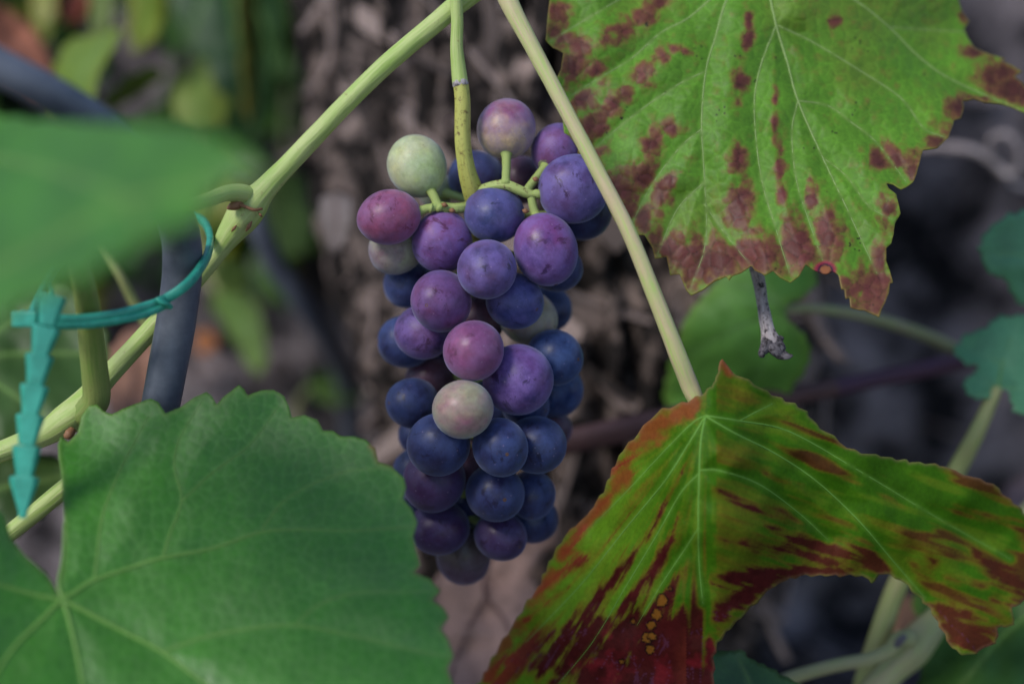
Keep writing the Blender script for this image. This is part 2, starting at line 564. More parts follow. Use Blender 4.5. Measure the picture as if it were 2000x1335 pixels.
def soil_litter():
    """clods and chips nobody could count, lying on the ground and the bank"""
    sel = np.argwhere((np.abs(GX) < 0.75) & (GY > 0.45) & (GY < 1.05))
    phi = (1 + 5 ** 0.5) / 2
    ico = np.array([(-1, phi, 0), (1, phi, 0), (-1, -phi, 0), (1, -phi, 0), (0, -1, phi), (0, 1, phi), (0, -1, -phi), (0, 1, -phi), (phi, 0, -1), (phi, 0, 1), (-phi, 0, -1), (-phi, 0, 1)], float)
    ico /= np.linalg.norm(ico[0])
    icf = [(0, 11, 5), (0, 5, 1), (0, 1, 7), (0, 7, 10), (0, 10, 11), (1, 5, 9), (5, 11, 4), (11, 10, 2), (10, 7, 6), (7, 1, 8), (3, 9, 4), (3, 4, 2), (3, 2, 6), (3, 6, 8), (3, 8, 9), (4, 9, 5), (2, 4, 11), (6, 2, 10), (8, 6, 7), (9, 8, 1)]
    for nm, mat, cnt, mode in (('soil_clods', M_CLOD, 1500, 0), ('leaf_litter', M_LITTER, 420, 1)):
        vs, fs = [], []
        for k in range(cnt):
            j, i = sel[RNG.integers(len(sel))]
            p = np.array((GX[j, i], GY[j, i], GZ[j, i])) + RNG.normal(0, 0.004, 3)
            if mode == 0:
                s = 0.004 + 0.013 * RNG.random() ** 2.5
                q = ico * (s * RNG.uniform(0.6, 1.25, (12, 1))) * RNG.uniform(0.7, 1.2, 3)
            else:
                q = ico * np.array((RNG.uniform(0.008, 0.032), RNG.uniform(0.003, 0.009), 0.0014)) * RNG.uniform(0.7, 1.2, (12, 1))
                q[:, 2] += 6 * q[:, 0] ** 2
            R = np.array(Matrix.Rotation(RNG.uniform(0, 6.28), 3, 'Z') @ Matrix.Rotation(RNG.uniform(0, 1.6), 3, 'X') @ Matrix.Rotation(RNG.uniform(-1.2, 1.2), 3, 'Y'))
            b = 12 * k
            vs.append(q @ R.T + p)
            fs += [(a + b, c + b, d + b) for a, c, d in icf]
        o = mesh_obj(nm, np.vstack(vs), fs, mat, smooth=False)
        o['kind'] = 'stuff'
        tag(o, 'dark crumbly soil clods scattered over ground and bank' if mode == 0 else 'pale dry bark chips and litter strewn over the soil', 'soil' if mode == 0 else 'litter')


soil_litter()

# ------------------------------------------------------------------ old trunk with shaggy bark
def trunk():
    ctrl = np.array([(1010, -700, .640, 500), (1035, -200, .630, 480), (1050, 0, .625, 470), (1095, 300, .620, 465), (1140, 600, .620, 465), (1165, 900, .620, 420), (1130, 1300, .625, 330), (1120, 1800, .63, 340), (1140, 2300, .64, 420)], float)
    c = catmull(ctrl, 30)
    pts = P(c[:, 0], c[:, 1], c[:, 2])
    rr = c[:, 3] * KPX * c[:, 2]
    root = thing('old_grapevine', 'thick old vine trunk with shaggy grey brown bark behind the grapes', 'trunk', pts[-1])
    org = np.array(root.location)
    nA = 260
    a = np.linspace(0, 2 * np.pi, nA, endpoint=False)
    tan = np.gradient(pts, axis=0)
    tan /= np.linalg.norm(tan, axis=1)[:, None]
    ex = np.tile(np.array((1.0, 0, 0)), (len(pts), 1))
    ex -= tan * (ex * tan).sum(1)[:, None]
    ex /= np.linalg.norm(ex, axis=1)[:, None]
    ey = np.cross(tan, ex)
    L = np.r_[0, np.cumsum(np.linalg.norm(np.diff(pts, axis=0), axis=1))]
    LL, AA = np.meshgrid(L, a, indexing='ij')
    cx, cy = np.cos(AA), np.sin(AA)
    ridg = np.abs(fbm(cx * 6 + LL * 9 + 9, cy * 6 + LL * 13, 11) - 0.5) * 2
    fine = fbm(cx * 18 + LL * 24 + 20, cy * 18 + LL * 34, 21)
    r = rr[:, None] * (0.87 + 0.26 * ridg + 0.26 * (fine - 0.5) + 0.12 * (fbm(cx * 1.5 + 3, cy * 1.5 + LL * 6, 31) - 0.5))
    v = pts[:, None] + ex[:, None] * (cx * r)[..., None] + ey[:, None] * (cy * r)[..., None]
    n = len(pts)
    f = [(i * nA + k, i * nA + (k + 1) % nA, (i + 1) * nA + (k + 1) % nA, (i + 1) * nA + k) for i in range(n - 1) for k in range(nA)]
    mesh_obj('wood', v.reshape(-1, 3), f, M_BARK, root, org)
    # loose bark strips, each a piece of its own on shared meshes
    variants = []
    for q in range(10):
        ns = 7
        vs = []
        bend, twist, wob = random.uniform(-0.05, 0.22), random.uniform(-0.5, 0.5), random.uniform(0, 6)
        for i in range(ns):
            t = i / (ns - 1)
            wdt = 0.5 * (0.35 + 0.65 * math.sin(math.pi * (0.12 + 0.76 * t))) * random.uniform(0.75, 1.15)
            h = bend * (abs(t - 0.4) ** 2) * 2.2
            for sx, sz in ((-1, 0), (1, 0), (1, 1), (-1, 1)):
                tw = twist * (t - 0.5)
                vs.append((sx * wdt + 0.14 * math.sin(wob + 5 * t), t - 0.5, (h + sz * 0.02) + sx * wdt * tw * 0.12))
        fs = []
        for i in range(ns - 1):
            for k in range(4):
                fs.append((i * 4 + k, i * 4 + (k + 1) % 4, (i + 1) * 4 + (k + 1) % 4, (i + 1) * 4 + k))
        fs += [(3, 2, 1, 0), tuple((ns - 1) * 4 + k for k in range(4))]
        me = bpy.data.meshes.new('bark_strip')
        me.from_pydata(vs, [], fs)
        me.materials.append(M_STRIP)
        variants.append(me)
    for q in range(300):
        i = random.randint(30, n - 75)
        ang = random.uniform(0, 2 * math.pi)
        out = ex[i] * math.cos(ang) + ey[i] * math.sin(ang)
        if out.dot(FWD) > 0.25:
            ang += math.pi
            out = -out
        k = int(ang / (2 * math.pi) * nA) % nA
        pos = pts[i] + out * (r[i, k] + 0.0005)
        yv = tan[i] + random.gauss(-0.3, 0.9) * np.cross(tan[i], out)
        zv = out
        xv = np.cross(yv, zv)
        xv /= np.linalg.norm(xv)
        yv = np.cross(zv, xv)
        ln, wd = random.choice((0.4, 0.8, 1.0, 1.7)) * random.uniform(0.012, 0.04), random.choice((0.3, 0.6, 1.0)) * random.uniform(0.005, 0.014)
        zs = random.uniform(0.02, 0.09)
        Mx = Matrix(((xv[0] * wd, yv[0] * ln, zv[0] * zs, pos[0]), (xv[1] * wd, yv[1] * ln, zv[1] * zs, pos[1]), (xv[2] * wd, yv[2] * ln, zv[2] * zs, pos[2]), (0, 0, 0, 1)))
        b = bpy.data.objects.new('bark_strip', variants[q % 10])
        COL.objects.link(b)
        b.parent = root
        b.matrix_local = Matrix.Translation(-Vector(org)) @ Mx


trunk()


def far_foliage():
    vs, fs, cs = [], [], []
    out = np.array([(0, 0), (.28, -.12), (.5, .1), (.42, .35), (.55, .6), (.25, .7), (0, 1.05), (-.25, .7), (-.55, .6), (-.42, .35), (-.5, .1), (-.28, -.12)])
    for k in range(420):
        x, y, d = RNG.uniform(-350, 720), RNG.uniform(-350, 560), RNG.uniform(.80, .93)
        if x > 560 + 60 * RNG.random() and y > 200:
            continue
        c = P(x, y, d)
        sz = RNG.uniform(.022, .055)
        q = np.c_[out * sz, -1.8 * sz * out[:, 0] ** 2]
        Rm = np.array(Matrix.Rotation(RNG.uniform(-.9, .9), 3, 'Y') @ Matrix.Rotation(RNG.uniform(.2, 2.0), 3, 'X') @ Matrix.Rotation(RNG.uniform(0, 6.28), 3, 'Z'))
        q = q @ Rm.T + c
        b = 13 * k if not vs else sum(len(a) for a in vs)
        vs.append(np.vstack([q, q.mean(0)]))
        fs += [(b + i, b + (i + 1) % 12, b + 12) for i in range(12)]
        col = np.array((.045, .105, .020)) * RNG.uniform(.4, 1.6)
        if RNG.random() < .2:
            col = np.array((.22, .25, .03))
        cs.append(np.tile(col, (13, 1)))
    o = mesh_obj('far_foliage', np.vstack(vs), fs, M_LEAF_BG, colors=np.vstack(cs))
    o['kind'] = 'stuff'
    tag(o, 'dark mass of distant vine foliage behind the left side', 'foliage')


far_foliage()

# ------------------------------------------------------------------ leaves
def voronoi(p, seeds):
    f1 = np.empty(len(p))
    f2 = np.empty(len(p))
    ci = np.empty(len(p), int)
    for k in range(0, len(p), 4000):
        q = p[k:k + 4000]
        d = ((q[:, None, :] - seeds[None]) ** 2).sum(-1)
        idx = np.argpartition(d, 1, axis=1)[:, :2]
        dd = np.take_along_axis(d, idx, 1)
        o = np.argsort(dd, axis=1)
        dd = np.sqrt(np.take_along_axis(dd, o, 1))
        f1[k:k + 4000], f2[k:k + 4000] = dd[:, 0], dd[:, 1]
        ci[k:k + 4000] = np.take_along_axis(idx, o, 1)[:, 0]
    return f1, f2, ci


def serrate(poly, step=4.0, amp=0.0, wave=30.0, seed=0):
    """resample a traced outline and, where asked, cut saw teeth into it"""
    poly = np.asarray(poly, float)
    nxt = np.roll(poly, -1, axis=0)
    out, s = [], 0.0
    area = 0.5 * np.sum(poly[:, 0] * nxt[:, 1] - nxt[:, 0] * poly[:, 1])
    sg = 1 if area > 0 else -1
    for a, b in zip(poly, nxt):
        L = np.linalg.norm(b - a)
        n = max(1, int(round(L / step)))
        nv = np.array((b[1] - a[1], a[0] - b[0])) / (L + 1e-9) * sg
        for k in range(n):
            t = k / n
            p = a + (b - a) * t
            if amp:
                ph = (s + t * L) / wave + 0.35 * math.sin((s + t * L) / wave * 0.9 + seed)
                fr = ph - math.floor(ph)
                tooth = fr / 0.7 if fr < 0.7 else (1 - fr) / 0.3
                p = p + nv * amp * (tooth - 0.5) * (0.6 + 0.8 * hsh(np.array([math.floor(ph)]), np.array([seed]), 3)[0])
            else:
                p = p + nv * 0.8 * (vnoise(np.array((s + t * L) / 9.0), np.array(seed), 2) - 0.5)
            out.append(p)
        s += L
    return np.array(out)


def build_leaf(name, label, cat, outline, ctrl, veins, colour, mat, vmat, step=5.0, cell=22.0, bulge=0.0006, cellbulge=0.00018,
               thick=0.00028, amp=0.0, wave=30.0, seed=0, junction=None, petiole=None, pmat=None, group=None, smooth_outline=False, wav=0.0, vw=0.6, minor=99, bw=16.0):
    ol = catmull(outline, 4, True) if smooth_outline else np.asarray(outline, float)
    ol = serrate(ol, max(step, 3.5), amp, wave, seed)
    x0, y0 = ol.min(0)
    x1, y1 = ol.max(0)
    gx, gy = np.meshgrid(np.arange(x0, x1, step), np.arange(y0, y1, step * 0.866))
    gx = gx + (np.arange(gx.shape[0]) % 2)[:, None] * step * 0.5
    g = np.stack([gx.ravel(), gy.ravel()], -1)
    rg = np.random.default_rng(seed + 1)
    g = g + rg.uniform(-0.12, 0.12, g.shape) * step
    g = g[inside(ol, g)]
    osg = segs_of(ol, True)
    de = seg_dist(g, osg)
    g = g[de > step * 0.55]
    pts = np.vstack([ol, g])
    n = len(ol)
    vv, _, ff, _, _, _ = delaunay_2d_cdt([Vector(p) for p in pts], [(i, (i + 1) % n) for i in range(n)], [], 1, 1e-6)
    p = np.array([(q.x, q.y) for q in vv])
    de = seg_dist(p, osg)
    vsegs = []
    for vn in veins[:minor]:
        vsegs += segs_of(catmull(np.array(vn)[:, :2], 4))
    dv = seg_dist(p, vsegs) if vsegs else np.full(len(p), 60.0)
    if cell:
        ss = []
        cx, cy = np.meshgrid(np.arange(x0 - cell, x1 + cell, cell), np.arange(y0 - cell, y1 + cell, cell))
        seeds = np.stack([cx.ravel(), cy.ravel()], -1) + rg.uniform(-0.48, 0.48, (cx.size, 2)) * cell
        f1, f2, ci = voronoi(p, seeds)
        fe = f2 - f1
        cpos = seeds[ci]
    else:
        fe = np.full(len(p), 10.0)
        cpos = p
    depth = tps(ctrl)
    def sheet(x, y):
        d = depth(x, y)
        if wav:
            d = d + wav * (fbm(np.asarray(x) / 130.0 + seed, np.asarray(y) / 130.0, seed + 5, 3) - 0.5)
        return d
    relief = bulge * (1 - np.exp(-(dv / bw) ** 1.4)) + cellbulge * sstep(0, cell * 0.5 if cell else 10, fe)
    d = sheet(p[:, 0], p[:, 1]) - relief
    W = P(p[:, 0], p[:, 1], d)
    cols = colour(dict(x=p[:, 0], y=p[:, 1], dv=dv, de=de, fe=fe, cx=cpos[:, 0], cy=cpos[:, 1]))
    jx, jy = junction if junction else (p[:, 0].mean(), p[:, 1].mean())
    root = thing(name, label, cat, P(jx, jy, sheet(jx, jy)), group)
    org = np.array(root.location)
    faces = []
    for fc in ff:
        a, b, c = W[fc[0]], W[fc[1]], W[fc[2]]
        nn = np.cross(b - a, c - a)
        faces.append(fc if nn.dot(FWD) < 0 else fc[::-1])
    blade = mesh_obj('blade', W, faces, mat, root, org, colors=cols)
    so = blade.modifiers.new('thickness', 'SOLIDIFY')
    so.thickness = thick
    so.offset = -1.0
    if vmat is not None:
        for k, vn in enumerate(veins):
            c = catmull(np.array(vn, float), 6)
            dd = sheet(c[:, 0], c[:, 1]) - 0.00003
            pp = P(c[:, 0], c[:, 1], dd)
            v, f, uv = tube_mesh(pp, c[:, 2] * (vw if k < minor else vw * 0.55) * KPX * dd, 6, 0.0, k)
            mesh_obj('vein', v, f, vmat, blade, org, uv=uv)
    if petiole is not None:
        px_tube('petiole', petiole, pmat or M_SHOOT, root, org, n=14, seg=18)
    return root


def lerp(a, b, t):
    return a * (1 - t[:, None]) + np.asarray(b)[None] * t[:, None]


def blobs(x, y, lst):
    m = np.zeros(len(x))
    for (cx, cy, rx, ry) in lst:
        r = np.sqrt(((x - cx) / rx) ** 2 + ((y - cy) / ry) ** 2)
        m = np.maximum(m, 1.25 - r * 0.85)
    return m


def c3(pts):      # upper right leaf tracing
    return [(x * 0.48 + 1040, y * 0.48) + tuple(r) for x, y, *r in pts]


def c4(pts):      # lower right leaf tracing
    return [(x * 0.54 + 920, y * 0.54 + 680) + tuple(r) for x, y, *r in pts]


def c5(pts):      # lower left leaf tracing
    return [(x * 0.4607, y * 0.4607 + 720) + tuple(r) for x, y, *r in pts]


def c7(pts):      # tie tracing
    return [(x * 0.5096, y * 0.5096 + 380) + tuple(r) for x, y, *r in pts]


# ---- upper right leaf, green with wine red blotches
UR_OUT = c3([(70, 0), (60, 80), (55, 165), (80, 190), (125, 215), (115, 280), (100, 320), (120, 420), (125, 520), (130, 545), (150, 552), (185, 600), (188, 645), (210, 655), (235, 700), (245, 770), (265, 800), (285, 800), (335, 900), (400, 938), (420, 955), (455, 955),
             (490, 1010), (498, 1052), (545, 1045), (560, 1118), (600, 1115), (625, 1178), (645, 1202), (690, 1180), (740, 1145), (788, 1125), (800, 1140), (815, 1122), (850, 1110), (890, 1080), (905, 1100), (945, 1120), (980, 1102), (1010, 1130), (1050, 1150), (1085, 1125), (1112, 1075),
             (1140, 1095), (1190, 1115), (1225, 1103), (1245, 1120), (1258, 1175), (1270, 1178), (1275, 1215), (1290, 1212), (1295, 1250), (1315, 1258), (1350, 1262), (1380, 1275), (1410, 1290), (1420, 1260), (1435, 1230), (1450, 1190), (1455, 1152), (1467, 1148), (1455, 1100), (1440, 1060), (1440, 1010),
             (1460, 990), (1470, 950), (1475, 910), (1497, 870), (1490, 830), (1480, 790), (1450, 765), (1440, 745), (1470, 750), (1500, 770), (1520, 760), (1550, 740), (1565, 700), (1580, 640), (1590, 610), (1650, 600), (1690, 560), (1712, 510), (1715, 490), (1745, 480), (1757, 440), (1752, 410),
             (1800, 400), (1840, 415), (1900, 420), (1950, 435), (2000, 458), (2050, 485), (2085, 470), (2050, 420), (2015, 370), (1998, 340), (1962, 312), (1992, 290), (1950, 265), (1905, 243), (1925, 240), (1840, 213), (1800, 195), (1770, 150), (1758, 118), (1778, 88), (1750, 50), (1735, 0),
             (1720, -90), (1600, -170), (1430, -240), (1250, -290), (1080, -310), (1000, -250), (945, -160), (890, -250), (760, -320), (560, -330), (330, -290), (160, -210), (80, -100)])
UR_V = [c3(v) for v in [
    [(937, -146, 4.2), (960, -40, 4), (990, 100, 3.6), (1035, 250, 3.2), (1080, 410, 2.7), (1180, 640, 2.2), (1280, 850, 1.7), (1400, 1110, 1)],
    [(937, -146, 4), (860, -80, 3.4), (790, 0, 3.1), (745, 150, 2.8), (705, 290, 2.5), (688, 500, 2.1), (698, 700, 1.7), (705, 980, 1.2), (640, 1180, 0.7)],
    [(990, 105, 2.4), (925, 280, 2.2), (902, 450, 2), (930, 720, 1.6), (990, 930, 1.2), (1045, 1110, 0.8)],
    [(1080, 410, 1.8), (1055, 540, 1.6), (1075, 740, 1.3), (1125, 900, 1), (1180, 1060, 0.7)],
    [(1000, 105, 2), (1140, 172, 1.8), (1320, 280, 1.6), (1500, 400, 1.3), (1590, 520, 1), (1680, 560, 0.7)],
    [(1080, 410, 1.7), (1200, 430, 1.5), (1300, 500, 1.3), (1400, 580, 1.1), (1520, 740, 0.7)],
    [(937, -146, 3.8), (1100, -120, 3), (1310, 0, 2.6), (1450, 110, 2.2), (1560, 220, 1.8), (1680, 310, 1.3), (1850, 390, 0.9), (2040, 470, 0.5)],
    [(705, 290, 1.7), (600, 340, 1.5), (450, 440, 1.3), (300, 560, 1), (210, 640, 0.7)],
    [(688, 525, 1.6), (600, 600, 1.4), (480, 760, 1.1), (400, 920, 0.7)],
    [(698, 740, 1.3), (590, 850, 1.1), (510, 1030, 0.7)],
    [(937, -146, 3.5), (790, -60, 2.8), (640, 70, 2.2), (520, 135, 1.9), (400, 240, 1.5), (250, 330, 1.2), (110, 420, 0.7)],
    [(937, -146, 3), (700, -130, 2.4), (430, -40, 1.8), (200, 90, 1.2), (70, 170, 0.7)],
    [(1180, 640, 1.2), (1280, 720, 1), (1370, 840, 0.8), (1480, 900, 0.6)],
    [(1450, 110, 1.2), (1580, 120, 1), (1760, 130, 0.6)],
    [(698, 830, 1), (790, 960, 0.8), (880, 1070, 0.5)]]]
UR_RED = [(x * 0.48 + 1040, y * 0.48, rx * 0.48, ry * 0.48) for x, y, rx, ry in [
    (460, 60, 48, 45), (520, 5, 40, 30), (372, 128, 52, 52), (300, 160, 36, 44), (200, 190, 70, 50), (110, 150, 75, 60), (100, 50, 50, 60), (170, 270, 80, 70), (270, 285, 55, 50), (325, 430, 42, 48), (372, 385, 36, 36), (450, 300, 40, 45), (525, 230, 36, 36), (575, 195, 30, 22), (625, 210, 22, 16),
    (190, 400, 80, 60), (245, 520, 70, 70), (240, 620, 60, 60), (565, 520, 32, 44), (490, 590, 45, 64), (450, 720, 75, 60), (525, 790, 50, 50), (550, 740, 36, 48), (370, 780, 90, 80), (430, 880, 90, 70), (880, 165, 30, 38), (845, 325, 36, 55), (835, 410, 24, 28), (880, 90, 14, 40), (835, 650, 40, 60), (850, 810, 55, 80),
    (990, 400, 16, 60), (985, 520, 16, 50), (1003, 690, 22, 90), (1016, 790, 24, 50), (1130, 810, 34, 70), (1420, 640, 62, 60), (1560, 690, 80, 70), (1225, 85, 34, 20), (1440, 880, 34, 100), (1400, 1180, 90, 110), (1300, 1180, 60, 80), (1480, 650, 80, 50), (1670, 560, 80, 60), (1740, 440, 60, 50),
    (830, 880, 70, 60), (700, 1060, 170, 110), (900, 1040, 130, 110), (1080, 1000, 130, 120), (1200, 960, 80, 110), (560, 1000, 100, 90), (1970, 370, 140, 100), (1860, 330, 60, 90), (1900, 300, 90, 60), (1830, 400, 90, 22), (1760, 70, 26, 40), (1800, 210, 60, 26), (1410, 1050, 36, 60)]]


def col_ur(q):
    x, y, dv, de, fe = q['x'], q['y'], q['dv'], q['de'], q['fe']
    n1 = fbm(x / 60, y / 60, 3)
    g = np.tile(np.array((0.120, 0.290, 0.022)), (len(x), 1)) * (0.82 + 0.36 * n1)[:, None]
    g = lerp(g, (0.19, 0.26, 0.03), np.clip(sstep(0.52, 0.8, fbm(x / 140 + 5, y / 140, 9)) * 0.4, 0, 1))
    bs = blobs(x, y, UR_RED)
    bc = blobs(q['cx'], q['cy'], UR_RED)
    nz = fbm(x / 14, y / 14, 21) - 0.5
    m = 0.75 * bs + 0.25 * bc + 1.1 * nz - 0.16
    m = m - 0.55 * np.exp(-(dv / 7.0) ** 2) * (y < 480)
    m = m - 0.12 * (fe < 2.5)
    halo = sstep(-0.22, 0.45, m)
    core = sstep(0.0, 1.0, m)
    g = lerp(g, (0.27, 0.19, 0.04), halo * 0.7)
    g = lerp(g, (0.26, 0.085, 0.045), sstep(0.1, 0.6, m) * 0.75)
    wine = np.array((0.130, 0.028, 0.032)) * (0.75 + 0.6 * fbm(x / 30, y / 30, 31))[:, None]
    wine = wine * (1 + 0.5 * (hsh(np.floor(q['cx'] * 7), np.floor(q['cy'] * 7), 4) - 0.5))[:, None]
    wine = wine * (1 - 0.5 * sstep(1680, 1860, x))[:, None]
    g = g * (1 - core * 0.88)[:, None] + wine * (core * 0.88)[:, None]
    # reticulate veinlets: a little paler on green, darker on red
    line = np.exp(-(fe / 2.1) ** 2)
    g = g * (1 + line * (0.20 * (1 - halo) - 0.42 * halo))[:, None]
    g = lerp(g, (0.24, 0.33, 0.09), np.exp(-(dv / 3.0) ** 2) * 0.5 * (1 - 0.6 * core))
    g = lerp(g, (0.30, 0.25, 0.05), np.exp(-(de / 2.5) ** 2) * 0.55)
    # one burnt spot on the lower edge
    r = np.hypot((x - 1612), (y - 527) * 1.25)
    g = lerp(g, (0.35, 0.03, 0.06), sstep(26, 18, r))
    g = lerp(g, (0.03, 0.01, 0.03), sstep(17, 14, r))
    g = lerp(g, (0.36, 0.13, 0.05), sstep(12, 9, r))
    # specks
    sp = vnoise(x / 5.0, y / 5.0, 77) * vnoise(x / 37.0, y / 37.0, 78)
    return lerp(g, (0.03, 0.025, 0.01), sstep(0.72, 0.8, sp))


build_leaf('vine_leaf', 'large green vine leaf with wine red blotches and jagged red margin, upper right', 'leaf', UR_OUT,
           [(1490, -70, .428), (1090, 60, .417), (1110, 250, .413), (1290, 540, .402), (1350, 250, .408), (1500, 550, .396), (1700, 610, .393), (1560, 300, .408), (1830, 330, .408), (2020, 220, .426), (1700, 100, .426), (1860, 60, .442), (1500, -150, .44), (1200, -120, .43), (1750, -100, .435)],
           UR_V, col_ur, M_LEAF_UR, M_VEIN, step=3.4, cell=26, bulge=0.0020, bw=30.0, cellbulge=0.00018, seed=1, junction=(1490, -70), wav=0.006,
           petiole=[(1490, -72, .4275, 13), (1480, -120, .418, 14), (1440, -220, .41, 15), (1380, -330, .41, 16)])

# ---- lower right leaf, curled, green with dark red streaks
LR_OUT = c4([(910, 38), (925, 62), (960, 95), (1010, 118), (1060, 150), (1120, 180), (1180, 205), (1215, 230), (1250, 275), (1290, 305), (1330, 330), (1360, 360), (1420, 378), (1470, 385), (1530, 398), (1600, 410), (1660, 416), (1710, 425), (1770, 450), (1830, 470), (1890, 490), (1930, 530), (1980, 570), (2015, 610),
             (2060, 700), (2065, 800), (2030, 880), (1990, 925), (1958, 932), (1966, 1000), (1905, 1012), (1902, 1068), (1855, 1078), (1830, 1107), (1775, 1105), (1740, 1085), (1700, 1010), (1652, 930), (1600, 880), (1560, 840), (1518, 820), (1475, 818), (1450, 848), (1415, 822), (1300, 822), (1190, 822), (1110, 850), (1050, 900), (1000, 950),
             (930, 1020), (895, 1062), (880, 1110), (880, 1213), (870, 1330), (800, 1390), (640, 1430), (450, 1440), (250, 1400), (60, 1370), (-60, 1340), (-20, 1270), (40, 1190), (80, 1110), (130, 1030), (170, 970), (195, 925), (240, 868), (270, 800), (300, 740), (330, 688), (385, 630), (425, 600), (450, 555), (478, 520), (500, 460),
             (518, 425), (545, 370), (600, 312), (640, 260), (690, 220), (740, 205), (790, 188), (845, 160), (885, 115), (895, 70)])
LR_V = [c4(v) for v in [
    [(848, 245, 3.6), (832, 330, 3.2), (826, 440, 2.9), (822, 620, 2.3), (825, 780, 1.8), (838, 920, 1.1)],
    [(848, 245, 3.2), (960, 310, 3), (1100, 380, 2.6), (1250, 480, 2.2), (1400, 620, 1.8), (1520, 760, 1.3), (1640, 900, 0.8)],
    [(848, 243, 3), (970, 262, 2.4), (1150, 300, 2), (1400, 440, 1.5), (1700, 620, 1), (1950, 760, 0.6)],
    [(848, 245, 3), (790, 340, 2.6), (700, 480, 2.2), (560, 650, 1.9), (400, 850, 1.5), (200, 1060, 1)],
    [(826, 440, 2.1), (900, 442, 2), (1040, 490, 1.7), (1180, 590, 1.3), (1290, 690, 0.8)],
    [(826, 450, 2), (760, 520, 1.9), (680, 660, 1.6), (560, 860, 1.4), (440, 1060, 1.1), (300, 1230, 0.8)],
    [(822, 650, 1.5), (770, 730, 1.3), (690, 850, 1.1), (600, 1000, 0.7)],
    [(848, 243, 2.4), (800, 270, 2), (700, 370, 1.6), (560, 520, 1.2), (440, 640, 0.8)],
    [(970, 262, 1.5), (1030, 230, 1.2), (1090, 200, 0.7)]]]
LR_STREAK = [c4(v) for v in [
    [(770, 430, 14), (700, 560, 26), (640, 680, 34), (540, 800, 40), (420, 960, 44), (250, 1150, 50)],
    [(750, 610, 18), (700, 730, 40), (620, 850, 48), (480, 1000, 52), (330, 1170, 55)], [(780, 780, 22), (700, 900, 60), (600, 1000, 80), (500, 1120, 90)],
    [(770, 970, 50), (700, 1080, 130), (680, 1250, 220)], [(560, 1090, 50), (450, 1200, 90)], [(860, 1060, 34), (860, 1200, 60)], [(905, 515, 22), (1000, 570, 34), (1130, 612, 28)], [(890, 690, 26), (1000, 705, 40), (1200, 745, 45), (1320, 780, 40)],
    [(875, 840, 30), (1000, 830, 60), (1150, 805, 45), (1400, 800, 30)], [(900, 960, 40), (980, 900, 60), (1060, 850, 50)], [(1090, 650, 24), (1220, 700, 40), (1330, 745, 46), (1480, 805, 34)], [(1060, 455, 8), (1110, 475, 15), (1200, 490, 12)],
    [(1350, 690, 26), (1430, 740, 34), (1510, 805, 24)], [(1820, 740, 44), (1900, 800, 56), (1990, 860, 50)], [(1640, 745, 18), (1670, 770, 22)], [(1690, 930, 30), (1760, 1000, 76), (1840, 1050, 70)], [(1560, 530, 12), (1700, 575, 26), (1850, 600, 26), (1990, 622, 24)],
    [(1350, 440, 10), (1450, 462, 16), (1520, 480, 10)], [(1890, 900, 20), (1990, 912, 24)], [(1720, 830, 12), (1850, 860, 24)], [(1600, 800, 12), (1650, 830, 16)], [(1560, 690, 10), (1700, 720, 18)], [(1720, 440, 12), (1850, 490, 20), (1930, 560, 16)], [(1120, 270, 18), (1160, 280, 12)],
    [(620, 430, 20), (540, 520, 22)], [(480, 560, 22), (420, 640, 30), (330, 760, 30)], [(390, 760, 34), (300, 830, 44), (240, 890, 30)], [(400, 840, 20), (300, 900, 26), (200, 980, 26)], [(360, 990, 24), (250, 1060, 44), (140, 1130, 40)], [(120, 1110, 26), (60, 1180, 40)], [(400, 1130, 20), (300, 1210, 40)]]]
LR_ORANGE = [c4(v) for v in [[(790, 215, 36), (700, 260, 44), (620, 330, 36), (560, 420, 26)], [(560, 440, 20), (480, 560, 26), (400, 640, 20), (320, 740, 22)], [(280, 820, 24), (180, 960, 26), (60, 1180, 26)], [(905, 45, 16), (930, 80, 14)]]]
LR_SPOT = [(x * 0.54 + 920, y * 0.54 + 680, r * 0.54) for x, y, r in [(690, 912, 22), (672, 962, 20), (650, 1000, 17), (640, 1045, 20), (655, 1042, 15), (648, 1088, 17), (585, 985, 9), (545, 1130, 9), (720, 870, 8)]]


def streaks(x, y, lst, floor=-1.0):
    m = np.full(len(x), floor)
    p = np.stack([x, y], -1)
    for vn in lst:
        c = catmull(np.array(vn, float), 5)
        for i in range(len(c) - 1):
            a, b = c[i], c[i + 1]
            dx, dy = b[0] - a[0], b[1] - a[1]
            t = np.clip(((x - a[0]) * dx + (y - a[1]) * dy) / (dx * dx + dy * dy + 1e-9), 0, 1)
            dd = np.hypot(x - a[0] - t * dx, y - a[1] - t * dy)
            wd = (a[2] + (b[2] - a[2]) * t) * 0.54 * 0.88
            np.maximum(m, (wd - dd) / 12.0, out=m)
    return m


